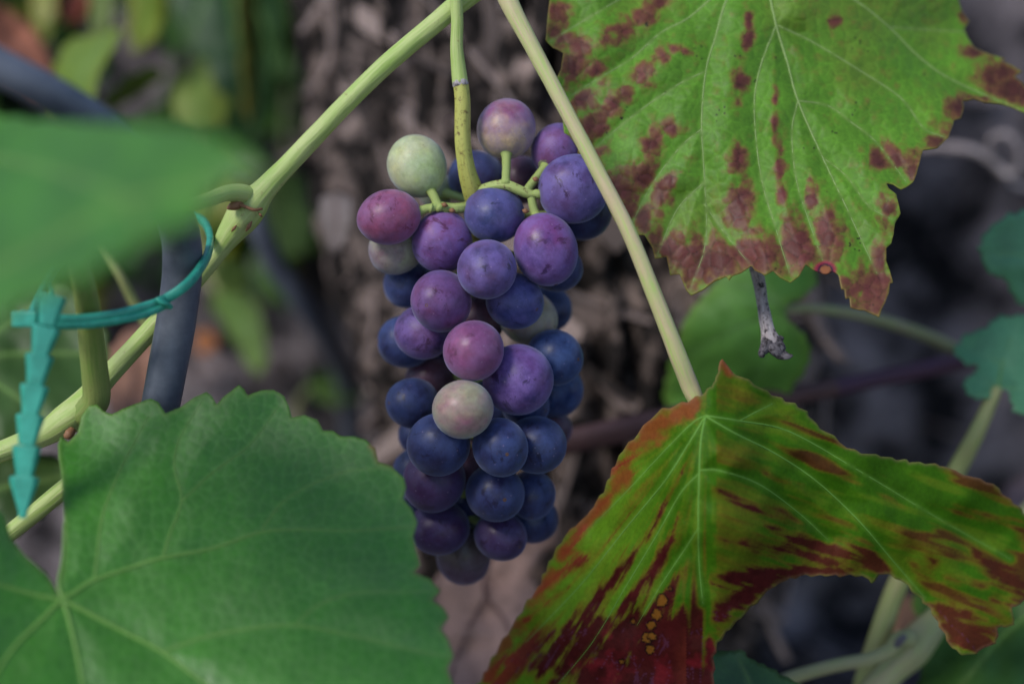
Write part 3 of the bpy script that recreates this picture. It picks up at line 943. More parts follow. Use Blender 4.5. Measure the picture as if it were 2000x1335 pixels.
def col_lr(q):
    x, y, dv, de = q['x'], q['y'], q['dv'], q['de']
    jx, jy = 1378, 812
    an, rr = np.arctan2(y - jy, x - jx), np.hypot(x - jx, y - jy)
    # fibrous along the veins: radial on the left, along the side veins on the right
    uu, ww = x * 0.95 + y * 0.31, -x * 0.31 + y * 0.95
    rt = sstep(1375, 1400, x)
    fib = fbm(an * 26, rr / 120, 5) * (1 - rt) + fbm(ww / 22, uu / 120, 5) * rt - 0.5
    fine = fbm(an * 90, rr / 60, 6, 3) * (1 - rt) + fbm(ww / 7, uu / 60, 6, 3) * rt - 0.5
    g = np.tile(np.array((0.068, 0.210, 0.005)), (len(x), 1)) * (0.9 + 0.5 * fib)[:, None]
    left = sstep(1330, 1180, x)
    g = lerp(g, (0.19, 0.38, 0.02), left * 0.7)  # brighter green painted on the left half, for the light it catches
    g = lerp(g, (0.26, 0.28, 0.02), sstep(0.03, 0.2, fib) * 0.3)
    m = streaks(x, y, LR_STREAK) + 2.0 * fib + 2.2 * fine + 1.5 * (fbm(x / 22, y / 22, 8) - 0.5) - 0.35 * sstep(1240, 1150, y)
    m2 = 10.0 * (fbm(an * 13 + 3, rr / 420, 55, 3) - 0.485) * sstep(90, 300, rr) * (1 - rt) + 1.6 * fine
    m = np.maximum(m, np.minimum(m2 - 0.2, 1.1) * (x < 1380) - 2 * (x >= 1380))
    m3 = 9.0 * (fbm(ww / 26 + 4, uu / 150, 57, 3) - 0.60) * rt * sstep(1440, 1560, x) + 1.4 * fine
    m = np.maximum(m, np.where(x > 1400, np.minimum(m3, 0.9), -2))
    keep = np.exp(-(dv / 9.0) ** 2) * sstep(1240, 1180, y)
    m = m - 2.6 * keep
    halo, core = sstep(-0.9, 0.7, m), sstep(0.1, 1.2, m)
    g = lerp(g, (0.27, 0.14, 0.015), halo * 0.6)
    edge = sstep(90, 20, de) * (x < 1340)
    red = np.tile(np.array((0.085, 0.010, 0.009)), (len(x), 1)) * (0.75 + 0.7 * fbm(x / 18, y / 18, 15))[:, None]
    red = lerp(red, (0.38, 0.065, 0.03), np.clip(edge * 0.8, 0, 1))
    red = lerp(red, (0.26, 0.018, 0.025), sstep(0.55, 0.8, fbm(x / 34 + 3, y / 34, 44)) * sstep(1180, 1260, y) * 0.9)
    red = lerp(red, (0.120, 0.032, 0.010), sstep(1500, 1700, x) * 0.8)
    g = g * (1 - core)[:, None] + red * core[:, None]
    mo = streaks(x, y, LR_ORANGE, -5.0) + 4.5 * (fbm(x / 30, y / 30, 81) - 0.5)
    g = lerp(g, (0.32, 0.07, 0.022), sstep(-0.9, 1.0, mo) * 0.85)
    g = lerp(g, (0.17, 0.34, 0.05), np.exp(-(dv / 4.0) ** 2) * 0.45 * (1 - 0.8 * core))
    # thin violet veinlets in the red part
    v2 = np.abs(fbm(an * 40, rr / 90, 91, 2) - 0.5)
    g = lerp(g, (0.16, 0.05, 0.11), core * sstep(0.02, 0.005, v2) * 0.5 * sstep(1150, 1220, y))
    for (sx, sy, r) in LR_SPOT:
        d = np.hypot(x - sx, y - sy) + 5 * (vnoise(x / 5, y / 5, 3) - 0.5)
        g = lerp(g, (0.02, 0.006, 0.005), sstep(r + 3, r, d))
        g = lerp(g, (0.30, 0.12, 0.015), sstep(r - 0.5, r - 2.5, d))
    return lerp(g, (0.40, 0.24, 0.14), np.exp(-(de / 4.0) ** 2) * 0.4)


build_leaf('vine_leaf', 'curled vine leaf with dark red streaks between green veins, lower right', 'leaf', LR_OUT,
           [(1378, 812, .3855), (1367, 900, .3835), (1364, 1020, .3845), (1372, 1180, .390), (1390, 1335, .396), (1293, 800, .397), (1201, 901, .410), (1082, 1080, .423), (950, 1320, .434), (1250, 1030, .399), (1150, 1200, .409), (1250, 1300, .402), (1230, 1440, .407), (920, 1400, .44),
            (1411, 705, .395), (1460, 790, .391), (1520, 785, .398), (1600, 850, .402), (1700, 885, .408), (1850, 920, .417), (2000, 1010, .425), (2030, 1110, .426), (1900, 1265, .416), (1838, 1225, .416), (1563, 1123, .404), (1698, 1120, .411), (1519, 960, .395), (1760, 1000, .409), (1880, 1100, .416), (1460, 1193, .398)],
           LR_V, col_lr, M_LEAF_LR, M_VEIN_LR, step=3.6, cell=17, bulge=0.0030, bw=48.0, cellbulge=0.00007, amp=4.5, wave=36, seed=2, junction=(1372, 806), wav=0.008,
           petiole=[(960, -90, .398, 21), (985, -20, .396, 20), (1002, 20, .395, 18), (1040, 92, .394, 15.5), (1100, 205, .3925, 14.5), (1163, 325, .391, 14.5), (1227, 450, .390, 15), (1284, 590, .391, 16), (1323, 690, .393, 17.5), (1350, 758, .3955, 17.5), (1367, 795, .3945, 14), (1377, 812, .3885, 10)], pmat=M_PETIOLE)

# ---- lower left leaf, glossy green
LL_OUT = c5([(262, 990), (242, 930), (262, 850), (268, 780), (272, 700), (270, 600), (266, 520), (262, 450), (250, 380), (246, 320), (258, 285), (290, 310), (330, 270), (345, 200), (378, 155), (410, 150), (440, 180), (475, 192), (520, 170), (580, 145), (640, 125), (672, 140), (700, 188), (760, 165), (820, 122), (875, 98), (895, 110), (918, 150),
             (955, 112), (1012, 68), (1035, 85), (1050, 112), (1110, 90), (1160, 88), (1205, 115), (1225, 160), (1238, 205), (1290, 196), (1345, 215), (1370, 262), (1410, 262), (1445, 285), (1500, 285), (1550, 300), (1590, 335), (1605, 395), (1660, 412), (1712, 462), (1722, 500), (1708, 550), (1745, 590), (1770, 650), (1752, 710),
             (1768, 780), (1782, 830), (1752, 862), (1820, 888), (1866, 938), (1832, 978), (1880, 1012), (1902, 1050), (1868, 1100), (1900, 1145), (1922, 1215), (1895, 1270), (1922, 1340), (1880, 1400), (1900, 1480), (1800, 1560), (1600, 1680), (1350, 1760), (1000, 1800), (700, 1790), (400, 1760), (100, 1700), (-200, 1560), (-400, 1330),
             (-430, 1100), (-380, 900), (-250, 740), (-120, 620), (-40, 570), (20, 620), (50, 720), (110, 790), (200, 868), (238, 930)])
LL_V = [c5(v) for v in [
    [(265, 975, 8), (320, 945, 7), (400, 895, 6.2), (560, 840, 5.4), (690, 800, 4.8), (900, 760, 4.2), (1110, 690, 3.5), (1300, 680, 2.6), (1500, 685, 2), (1760, 665, 1)],
    [(265, 975, 8), (310, 1000, 7.4), (520, 1110, 6), (690, 1200, 5.2), (850, 1320, 4.5), (1000, 1430, 3.6), (1300, 1640, 1.5)],
    [(265, 975, 8), (290, 1050, 7.4), (325, 1200, 6.4), (350, 1335, 5.4), (380, 1500, 4), (420, 1720, 1.5)],
    [(265, 975, 8), (180, 1060, 6.6), (60, 1180, 5.6), (-40, 1330, 4), (-150, 1500, 1.5)],
    [(265, 975, 7), (200, 968, 6), (100, 945, 5), (0, 915, 4), (-200, 880, 1.5)],
    [(265, 975, 6), (250, 900, 5), (266, 800, 4), (270, 650, 2)],
    [(400, 895, 3.2), (415, 760, 2.8), (435, 620, 2.4), (500, 450, 1.9), (560, 330, 1.5), (630, 200, 0.8)],
    [(690, 800, 3.2), (720, 700, 2.8), (770, 555, 2.4), (740, 420, 1.8), (760, 300, 1.3), (860, 130, 0.8)],
    [(770, 560, 2.2), (900, 440, 1.8), (1060, 320, 1.3), (1180, 160, 0.8)],
    [(1110, 690, 2.2), (1130, 650, 1.9), (1230, 540, 1.5), (1450, 440, 1.2), (1640, 420, 0.7)],
    [(690, 1200, 3.4), (850, 1140, 3), (1050, 1100, 2.7), (1250, 1085, 2.3), (1500, 1130, 1.8), (1750, 1190, 1.3), (1905, 1220, 0.7)],
    [(1250, 1085, 1.8), (1350, 1000, 1.6), (1500, 950, 1.3), (1700, 945, 1), (1850, 940, 0.6)],
    [(1500, 1130, 1.4), (1640, 1070, 1.1), (1880, 1050, 0.6)],
    [(850, 1320, 2.4), (1100, 1310, 2), (1500, 1380, 1.2), (1880, 1400, 0.6)],
    [(560, 840, 1.6), (570, 900, 1.4), (620, 1000, 1.1), (600, 1140, 0.8)],
    [(900, 760, 1.4), (960, 880, 1.2), (1020, 960, 0.9), (1060, 1090, 0.6)],
    [(820, 775, 1.2), (860, 900, 1), (880, 1040, 0.8), (860, 1130, 0.6)],
    [(1110, 700, 1.4), (1160, 830, 1.1), (1190, 900, 0.9), (1300, 1020, 0.6)],
    [(580, 835, 1.1), (600, 740, 1), (690, 650, 0.8), (740, 620, 0.6)],
    [(1000, 730, 1), (1040, 600, 0.9), (1150, 520, 0.7)],
    [(435, 640, 1.1), (530, 600, 0.9), (640, 580, 0.8), (760, 560, 0.6)]]]


def col_ll(q):
    x, y, dv, de, fe = q['x'], q['y'], q['dv'], q['de'], q['fe']
    n = fbm(x / 90, y / 90, 13)
    g = np.tile(np.array((0.048, 0.235, 0.006)), (len(x), 1)) * (0.82 + 0.36 * n)[:, None]
    line = np.exp(-(fe / 3.2) ** 2)
    g = lerp(g, (0.11, 0.32, 0.05), line * 0.5 * (0.35 + 1.1 * fbm(x / 60 + 7, y / 60, 19)))
    g = lerp(g, (0.14, 0.32, 0.05), np.exp(-(dv / 5.0) ** 2) * 0.5)
    g = lerp(g, (0.16, 0.30, 0.035), np.exp(-(de / 7.0) ** 2) * 0.7)
    g = lerp(g, (0.28, 0.16, 0.03), np.exp(-(de / 9.0) ** 2) * sstep(690, 730, x) * sstep(930, 860, y) * sstep(0.45, 0.6, vnoise(x / 25, y / 25, 6)))
    return g


build_leaf('vine_leaf', 'broad glossy green vine leaf with pale veins in the foreground, lower left', 'leaf', LL_OUT,
           [(125, 1165, .352), (125, 860, .381), (270, 790, .385), (450, 765, .385), (580, 830, .382), (730, 930, .375), (815, 1020, .370), (880, 1200, .359), (880, 1340, .350), (450, 1000, .372), (450, 1200, .357), (700, 1150, .362), (250, 1000, .367), (450, 1500, .335), (100, 1400, .335), (-100, 1250, .334), (-50, 1050, .346), (-30, 990, .350), (60, 1080, .354), (800, 1480, .338)],
           LL_V, col_ll, M_LEAF_LL, M_VEIN_LL, step=4.2, cell=24, bulge=0.0010, bw=44.0, cellbulge=0.00007, seed=3, junction=(122, 1169), wav=0.0015, vw=0.7, minor=12,
           petiole=[(122, 1169, .3515, 11), (116, 1215, .366, 13), (100, 1300, .382, 15), (70, 1420, .395, 17)])


def simple_col(base, tip, seed, vein=(0.2, 0.3, 0.08), blotch=None, bamt=0.0):
    def f(q):
        x, y = q['x'], q['y']
        n = fbm(x / 70, y / 70, seed)
        g = np.tile(np.array(base, float), (len(x), 1)) * (0.75 + 0.5 * n)[:, None]
        g = lerp(g, tip, np.exp(-(q['de'] / 14.0) ** 2) * 0.6)
        if blotch:
            g = lerp(g, blotch, sstep(0.5, 0.66, fbm(x / 45 + 9, y / 45, seed + 3)) * bamt)
        return lerp(g, vein, np.exp(-(q['dv'] / 5.0) ** 2) * 0.6)
    return f


# ---- the blurred leaf nearest the camera, upper left
build_leaf('vine_leaf', 'out of focus green leaf close to the camera, upper left', 'leaf',
           [(-420, 330), (-300, 230), (-160, 190), (-40, 210), (20, 228), (110, 236), (200, 240), (300, 246), (380, 252), (440, 274), (490, 306), (520, 335), (475, 350), (425, 370), (398, 402), (385, 436), (340, 440), (320, 462), (280, 470), (250, 505), (205, 508), (170, 545), (120, 545), (90, 580), (40, 588), (-20, 640), (-120, 660), (-260, 640), (-380, 520)],
           [(-400, 400, .30), (-100, 230, .305), (0, 235, .300), (150, 245, .275), (300, 250, .25), (450, 285, .235), (520, 335, .230), (250, 380, .245), (380, 420, .232), (250, 490, .232), (90, 570, .238), (-50, 420, .272), (-200, 640, .26), (100, 400, .258)],
           [[(250, 390, 9), (380, 370, 6), (505, 336, 2)], [(250, 390, 9), (150, 440, 7), (0, 520, 5), (-200, 600, 2)], [(250, 390, 8), (150, 350, 6), (0, 310, 5), (-300, 280, 2)], [(250, 390, 8), (270, 440, 5), (280, 475, 2)]],
           simple_col((0.065, 0.22, 0.022), (0.08, 0.25, 0.022), 51), M_LEAF_NEAR, M_VEIN_LL, step=9, cell=0, bulge=0.0008, seed=5, junction=(250, 390), smooth_outline=True, amp=8, wave=44,
           petiole=[(512, 396, .4115, 10), (496, 388, .409, 19), (474, 379, .405, 20), (442, 378, .399, 16), (408, 390, .390, 14), (370, 400, .372, 13), (310, 398, .31, 12), (250, 390, .2465, 10)])

# ---- further leaves, softer and softer with distance
BG = [
    ('vine_leaf', 'soft green leaf hanging behind the dead twig', 'leaf',
     [(1300, 790), (1304, 735), (1315, 690), (1330, 645), (1350, 605), (1390, 560), (1425, 515), (1480, 470), (1540, 465), (1585, 510), (1594, 555), (1560, 585), (1530, 603), (1545, 632), (1572, 655), (1582, 690), (1572, 725), (1550, 755), (1520, 790), (1450, 820), (1370, 830)],
     [(1530, 603, .485), (1330, 645, .50), (1320, 760, .515), (1480, 480, .50), (1580, 520, .49), (1575, 700, .49), (1440, 800, .50), (1440, 640, .492)],
     [[(1530, 603, 5), (1440, 640, 4), (1330, 700, 2)], [(1530, 603, 4), (1500, 690, 3), (1450, 790, 1.5)], [(1530, 603, 4), (1450, 560, 3), (1400, 550, 1.5)], [(1530, 603, 4), (1560, 690, 2)]],
     simple_col((0.18, 0.42, 0.07), (0.24, 0.40, 0.06), 61, (0.20, 0.42, 0.10)), M_LEAF_BG, 6, 34, [(1530, 603, .487, 9), (1600, 603, .492, 10), (1700, 620, .50, 11), (1800, 652, .508, 12), (1880, 690, .515, 13), (1960, 740, .52, 13)], M_STEM_PALE),
    ('lobed_leaf', 'blue green lobed leaf at the right edge, the higher of two', 'leaf',
     [(1916, 495), (1918, 470), (1950, 432), (2000, 412), (2060, 415), (2090, 500), (2060, 600), (2010, 600), (1985, 585), (1965, 545), (1935, 535)],
     [(1916, 495, .47), (2000, 412, .475), (2090, 500, .49), (2000, 590, .48), (2000, 500, .475)],
     [[(2080, 520, 4), (2000, 500, 3), (1930, 495, 1.5)], [(2080, 520, 4), (2030, 560, 3), (2000, 595, 1.5)]],
     simple_col((0.12, 0.33, 0.17), (0.12, 0.34, 0.16), 62, (0.15, 0.36, 0.19)), M_LEAF_BG, 9, 26, [(2080, 520, .482, 7), (2100, 600, .485, 8), (2110, 760, .49, 9)], M_STEM_BG),
    ('lobed_leaf', 'blue green lobed leaf on a slanting stem at the right edge', 'leaf',
     [(1864, 684), (1885, 655), (1925, 640), (1945, 622), (1990, 615), (2050, 622), (2090, 720), (2050, 800), (2000, 808), (1980, 800), (1970, 765), (1948, 758), (1925, 778), (1895, 772), (1882, 745), (1912, 718), (1880, 706)],
     [(1864, 684, .475), (1990, 615, .475), (2090, 720, .48), (2000, 800, .46), (1890, 770, .465), (1960, 700, .468)],
     [[(1950, 756, 4), (1960, 700, 3), (1990, 630, 1.5)], [(1950, 756, 3), (1915, 745, 1.5)], [(1960, 710, 3), (1890, 682, 1.5)], [(1950, 756, 3), (2010, 760, 1.5)]],
     simple_col((0.12, 0.33, 0.17), (0.12, 0.34, 0.16), 63, (0.15, 0.36, 0.19)), M_LEAF_BG, 8, 24, [(1950, 757, .4635, 9), (1935, 785, .464, 13), (1905, 850, .465, 16), (1868, 920, .468, 18), (1810, 1030, .468, 19), (1750, 1150, .466, 20), (1715, 1250, .464, 21), (1685, 1350, .464, 22), (1650, 1500, .47, 22)], M_STEM_BG),
    ('vine_leaf', 'dark green leaf tip with serrated edge at the bottom centre', 'leaf',
     [(1380, 1290), (1400, 1268), (1425, 1272), (1445, 1266), (1465, 1285), (1500, 1300), (1530, 1318), (1565, 1335), (1640, 1380), (1700, 1470), (1600, 1560), (1420, 1560), (1340, 1420)],
     [(1400, 1268, .425), (1560, 1335, .425), (1600, 1540, .38), (1400, 1540, .385), (1500, 1400, .405)],
     [[(1560, 1540, 5), (1500, 1420, 4), (1440, 1275, 1.5)], [(1560, 1540, 4), (1620, 1440, 2)]],
     simple_col((0.045, 0.145, 0.025), (0.08, 0.20, 0.03), 64), M_LEAF_LL, 5, 30, [(1560, 1540, .386, 10), (1590, 1600, .40, 11), (1640, 1700, .42, 12)], M_SHOOT),
    ('vine_leaf', 'shaded green leaf below the curled leaf, bottom right corner', 'leaf',
     [(1780, 1180), (1800, 1150), (1840, 1180), (1900, 1170), (1990, 1130), (2080, 1150), (2120, 1300), (2080, 1450), (1900, 1480), (1800, 1420), (1790, 1335), (1815, 1260)],
     [(1780, 1180, .49), (1990, 1130, .48), (2100, 1300, .46), (1850, 1450, .45), (1900, 1290, .465)],
     [[(2060, 1160, 5), (1950, 1250, 4), (1830, 1400, 2)], [(2060, 1160, 4), (2050, 1300, 3), (2000, 1450, 1.5)]],
     simple_col((0.065, 0.17, 0.028), (0.1, 0.2, 0.03), 65), M_LEAF_BG, 8, 60, [(2060, 1160, .478, 10), (2100, 1100, .49, 11), (2160, 1000, .50, 12)], M_SHOOT),
    ('vine_leaf', 'dull green leaf behind the hanging turquoise tie', 'leaf',
     [(-120, 560), (0, 520), (100, 540), (170, 590), (210, 660), (200, 760), (150, 830), (60, 860), (-40, 850), (-140, 760)],
     [(-120, 600, .50), (100, 545, .50), (205, 700, .49), (60, 850, .47), (30, 700, .49)],
     [[(-80, 700, 5), (50, 690, 4), (190, 690, 2)], [(-80, 700, 4), (40, 780, 3), (120, 835, 1.5)], [(-80, 700, 4), (40, 610, 3), (110, 555, 1.5)]],
     simple_col((0.050, 0.115, 0.020), (0.08, 0.14, 0.02), 66), M_LEAF_BG, 9, 50, [(-80, 700, .492, 9), (-130, 760, .49, 10), (-220, 850, .48, 11)], M_SHOOT),
    ('vine_leaf', 'dim green leaf under the lower cane at the left edge', 'leaf',
     [(-120, 880), (0, 850), (70, 880), (130, 900), (145, 960), (90, 1000), (40, 1040), (-20, 1090), (-120, 1080)],
     [(-120, 950, .47), (60, 880, .48), (140, 940, .475), (0, 1070, .46), (20, 960, .47)],
     [[(-100, 980, 4), (10, 950, 3), (130, 930, 1.5)], [(-100, 980, 4), (-20, 1020, 3), (30, 1040, 1.5)]],
     simple_col((0.05, 0.10, 0.018), (0.08, 0.13, 0.02), 67), M_LEAF_BG, 8, 40, [(-100, 980, .47, 8), (-160, 1030, .47, 9), (-260, 1090, .46, 10)], M_SHOOT),
    ('vine_leaf', 'olive leaf with a broken toothed top, upper left background', 'leaf',
     [(95, 205), (105, 130), (135, 80), (165, 70), (205, 62), (235, 52), (225, 90), (195, 140), (180, 200), (150, 235), (110, 235)],
     [(95, 205, .60), (165, 70, .60), (235, 52, .59), (150, 235, .58), (150, 150, .585)],
     [[(140, 232, 4), (160, 150, 3), (215, 65, 1.5)]],
     simple_col((0.16, 0.25, 0.03), (0.22, 0.28, 0.03), 68), M_LEAF_BG, 7, 30, [(140, 232, .582, 6), (150, 270, .585, 7), (180, 360, .60, 8)], M_STEM_BG),
    ('vine_leaf', 'narrow green leaf seen edge on, upper left background', 'leaf',
     [(205, 190), (250, 150), (290, 132), (322, 140), (300, 165), (255, 195), (215, 215)],
     [(205, 200, .60), (320, 140, .62), (260, 165, .605)], [[(205, 203, 4), (260, 172, 3), (315, 144, 1.5)]],
     simple_col((0.13, 0.25, 0.03), (0.16, 0.28, 0.03), 69), M_LEAF_BG, 7, 40, [(205, 203, .60, 6), (180, 230, .60, 7), (150, 300, .60, 8)], M_STEM_BG),
    ('vine_leaf', 'big dark green leaf hanging in the blurred upper left', 'leaf',
     [(320, -120), (420, -160), (520, -120), (560, 0), (550, 130), (520, 230), (480, 290), (430, 260), (400, 180), (370, 100), (330, 0)],
     [(320, -100, .72), (540, -100, .73), (560, 60, .72), (480, 290, .70), (380, 100, .71), (460, 50, .71)],
     [[(440, -130, 6), (460, 50, 5), (482, 270, 2)], [(440, -130, 5), (390, 20, 4), (370, 90, 2)], [(440, -130, 5), (520, 60, 4), (530, 180, 2)]],
     simple_col((0.030, 0.090, 0.026), (0.06, 0.13, 0.02), 70, (0.06, 0.12, 0.03)), M_LEAF_BG, 9, 40, [(440, -130, .712, 8), (450, -220, .72, 9), (500, -330, .73, 10)], M_STEM_BG),
    ('vine_leaf', 'yellow olive leaf strip with a brown tip, upper left background', 'leaf',
     [(462, -60), (498, -70), (504, 60), (502, 160), (500, 215), (488, 238), (476, 200), (470, 100), (464, 20)],
     [(465, -50, .66), (500, -50, .67), (505, 120, .665), (488, 238, .65), (470, 100, .655)], [[(480, -60, 4), (486, 80, 3), (489, 225, 1.5)]],
     simple_col((0.20, 0.22, 0.025), (0.28, 0.2, 0.04), 71, blotch=(0.15, 0.09, 0.03), bamt=0.6), M_LEAF_BG, 7, 60, [(480, -60, .66, 6), (470, -150, .67, 7), (440, -260, .68, 8)], M_STEM_BG),
    ('vine_leaf', 'bright yellow green leaf near the top edge, upper left background', 'leaf',
     [(240, -60), (300, -70), (330, 0), (320, 50), (290, 90), (262, 100), (250, 60), (255, 10)],
     [(240, -60, .66), (330, 0, .66), (265, 95, .64), (290, 20, .65)], [[(275, -65, 4), (285, 20, 3), (266, 92, 1.5)]],
     simple_col((0.28, 0.38, 0.04), (0.32, 0.27, 0.06), 72), M_LEAF_BG, 7, 40, [(275, -65, .65, 6), (270, -150, .66, 7)], M_STEM_BG),
    ('vine_leaf', 'soft yellowish leaf below the dark hanging leaf, left background', 'leaf',
     [(345, 170), (395, 110), (420, 170), (450, 195), (440, 240), (400, 260), (360, 250), (340, 220)],
     [(345, 170, .66), (395, 110, .67), (450, 195, .66), (390, 260, .65)], [[(390, 255, 4), (395, 190, 3), (396, 120, 1.5)]],
     simple_col((0.20, 0.28, 0.05), (0.24, 0.27, 0.05), 73), M_LEAF_BG, 7, 40, [(390, 255, .65, 6), (395, 320, .66, 7), (400, 420, .68, 8)], M_STEM_BG),
    ('vine_leaf', 'bright yellow leaf scrap at the top left corner', 'leaf',
     [(60, -60), (110, -60), (108, 10), (100, 45), (82, 52), (66, 30)],
     [(60, -60, .70), (110, -60, .70), (85, 50, .69), (84, 0, .695)], [[(86, -60, 4), (85, 0, 3), (83, 45, 1.5)]],
     simple_col((0.34, 0.32, 0.05), (0.34, 0.3, 0.05), 74), M_LEAF_BG, 7, 60, [(86, -60, .695, 6), (90, -140, .70, 7)], M_STEM_BG),
    ('vine_leaf', 'red autumn leaf scrap beside the yellow one, top left', 'leaf',
     [(110, -60), (170, -70), (172, 0), (160, 35), (125, 42), (108, 20), (118, -10)],
     [(110, -60, .71), (170, -60, .71), (125, 40, .70), (140, 0, .705)], [[(140, -60, 4), (142, 0, 3), (130, 36, 1.5)]],
     simple_col((0.38, 0.06, 0.035), (0.34, 0.08, 0.03), 75, (0.4, 0.12, 0.06)), M_LEAF_BG, 7, 50, [(140, -60, .706, 6), (150, -140, .71, 7)], M_STEM_BG),
    ('vine_leaf', 'narrow olive stalk leaf standing behind the broken olive leaf', 'leaf',
     [(178, -60), (215, -60), (222, 20), (205, 80), (188, 88), (176, 30)],
     [(178, -60, .66), (215, -60, .66), (195, 85, .65), (198, 10, .655)], [[(198, -60, 4), (200, 10, 3), (195, 82, 1.5)]],
     simple_col((0.14, 0.19, 0.035), (0.16, 0.2, 0.03), 76), M_LEAF_BG, 7, 50, [(198, -60, .656, 6), (200, -140, .66, 7)], M_STEM_BG),
    ('vine_leaf', 'hazy green leaf in the gap right of the hose', 'leaf',
     [(430, 560), (480, 575), (510, 620), (520, 700), (500, 730), (470, 690), (440, 640), (415, 600)],
     [(430, 560, .72), (520, 690, .69), (500, 730, .69), (420, 600, .72), (470, 640, .70)], [[(425, 575, 4), (470, 640, 3), (505, 722, 1.5)]],
     simple_col((0.11, 0.19, 0.035), (0.13, 0.21, 0.03), 77), M_LEAF_BG, 8, 50, [(425, 575, .72, 6), (400, 520, .73, 7), (380, 440, .75, 8)], M_STEM_BG),
    ('vine_leaf', 'hazy pale green leaf under the shoot node, right of the hose', 'leaf',
     [(420, 500), (470, 510), (490, 545), (460, 570), (425, 555)],
     [(420, 500, .66), (490, 545, .66), (425, 555, .65), (460, 540, .655)], [[(425, 520, 4), (455, 535, 3), (485, 545, 1.5)]],
     simple_col((0.16, 0.24, 0.05), (0.16, 0.24, 0.05), 78), M_LEAF_BG, 8, 50, [(425, 520, .655, 6), (405, 480, .66, 7)], M_STEM_BG),
    ('vine_leaf', 'dim green leaf behind the node near the trunk', 'leaf',
     [(540, 330), (610, 350), (630, 420), (600, 490), (560, 500), (530, 450), (520, 380)],
     [(540, 330, .74), (630, 420, .73), (570, 500, .71), (520, 400, .73)], [[(560, 335, 4), (575, 410, 3), (575, 490, 1.5)]],
     simple_col((0.050, 0.095, 0.022), (0.07, 0.12, 0.02), 79), M_LEAF_BG, 8, 50, [(560, 335, .735, 6), (555, 280, .74, 7), (560, 180, .76, 8)], M_STEM_BG),
    ('vine_leaf', 'small mossy green weed leaf low in the left gap', 'leaf',
     [(600, 735), (640, 720), (690, 740), (710, 770), (660, 790), (615, 775)],
     [(600, 735, .72), (710, 770, .70), (640, 720, .73), (660, 790, .69)], [[(605, 755, 4), (655, 755, 3), (705, 768, 1.5)]],
     simple_col((0.07, 0.13, 0.03), (0.08, 0.15, 0.03), 80), M_LEAF_BG, 8, 40, [(605, 755, .71, 5), (580, 790, .715, 6), (570, 860, .72, 6)], M_STEM_BG),
]
for k, (nm, lab, cat, ol, ct, vn, cf, mt, amp, wave, pet, pm) in enumerate(BG):
    build_leaf(nm, lab, cat, ol, ct, vn, cf, mt, M_VEIN_LL, step=9, cell=0, bulge=0.0009, seed=100 + k, amp=amp, wave=wave, smooth_outline=True, petiole=pet, pmat=pm,
               junction=(vn[0][0][0], vn[0][0][1]), wav=0.012)

# dry fallen leaves
DRY = [
    ('pinkish brown dry leaf curled beneath the bunch of grapes', [(850, 1130), (930, 1060), (1010, 1010), (1060, 950), (1090, 1000), (1085, 1060), (1040, 1110), (1060, 1180), (1080, 1300), (1050, 1420), (950, 1480), (840, 1440), (800, 1300), (820, 1200)],
     [(850, 1130, .485), (1060, 950, .50), (1080, 1100, .50), (1060, 1400, .47), (830, 1400, .46), (960, 1220, .49)], [[(1000, 1000, 5), (945, 1140, 5), (985, 1210, 4), (1010, 1290, 3), (1010, 1420, 2)], [(955, 1150, 4), (900, 1260, 3), (860, 1400, 1.5)]], (0.46, 0.30, 0.26)),
    ('terracotta brown dry leaf behind the green cane, left', [(200, 720), (225, 670), (260, 640), (300, 650), (320, 720), (310, 790), (270, 830), (215, 800)],
     [(200, 720, .55), (300, 650, .56), (310, 790, .54), (220, 800, .54), (260, 730, .555)], [[(250, 645, 4), (262, 730, 4), (250, 820, 2)]], (0.36, 0.19, 0.13)),
    ('rust brown dry leaf blurred at the upper left corner', [(-60, 0), (20, 20), (70, 60), (100, 130), (90, 190), (40, 170), (-40, 110)],
     [(-60, 0, .62), (70, 60, .63), (90, 190, .61), (-40, 110, .61), (30, 90, .63)], [[(-40, 30, 4), (30, 90, 4), (85, 175, 2)]], (0.30, 0.115, 0.07)),
    ('whitish flake of dry leaf against the trunk beside the grapes', [(625, 390), (660, 378), (690, 395), (680, 450), (655, 495), (630, 450)],
     [(625, 390, .535), (690, 395, .525), (655, 495, .52), (655, 430, .525)], [[(655, 382, 3), (657, 430, 3), (655, 490, 1.5)]], (0.20, 0.165, 0.155)),
    ('orange brown dry leaf fragment in the dark gap right of the hose', [(380, 650), (410, 645), (425, 670), (405, 690), (382, 680)],
     [(380, 650, .70), (425, 670, .69), (382, 680, .69), (400, 668, .695)], [[(382, 665, 3), (402, 668, 3), (424, 670, 1.5)]], (0.42, 0.16, 0.06)),
    ('brown dry leaf sliver behind the crossed stems, lower right', [(1730, 1190), (1770, 1160), (1795, 1190), (1780, 1250), (1745, 1270)],
     [(1730, 1190, .53), (1795, 1190, .53), (1760, 1265, .52), (1765, 1210, .525)], [[(1770, 1165, 3), (1765, 1210, 3), (1755, 1260, 1.5)]], (0.30, 0.17, 0.11)),
    ('pale mauve dry leaf at the right edge below the stem', [(1960, 960), (2010, 920), (2080, 930), (2100, 1010), (2030, 1040), (1975, 1010)],
     [(1960, 960, .58), (2080, 930, .59), (2030, 1040, .57), (2020, 980, .575)], [[(2090, 960, 4), (2030, 975, 3), (1970, 975, 1.5)]], (0.26, 0.18, 0.18)),
]
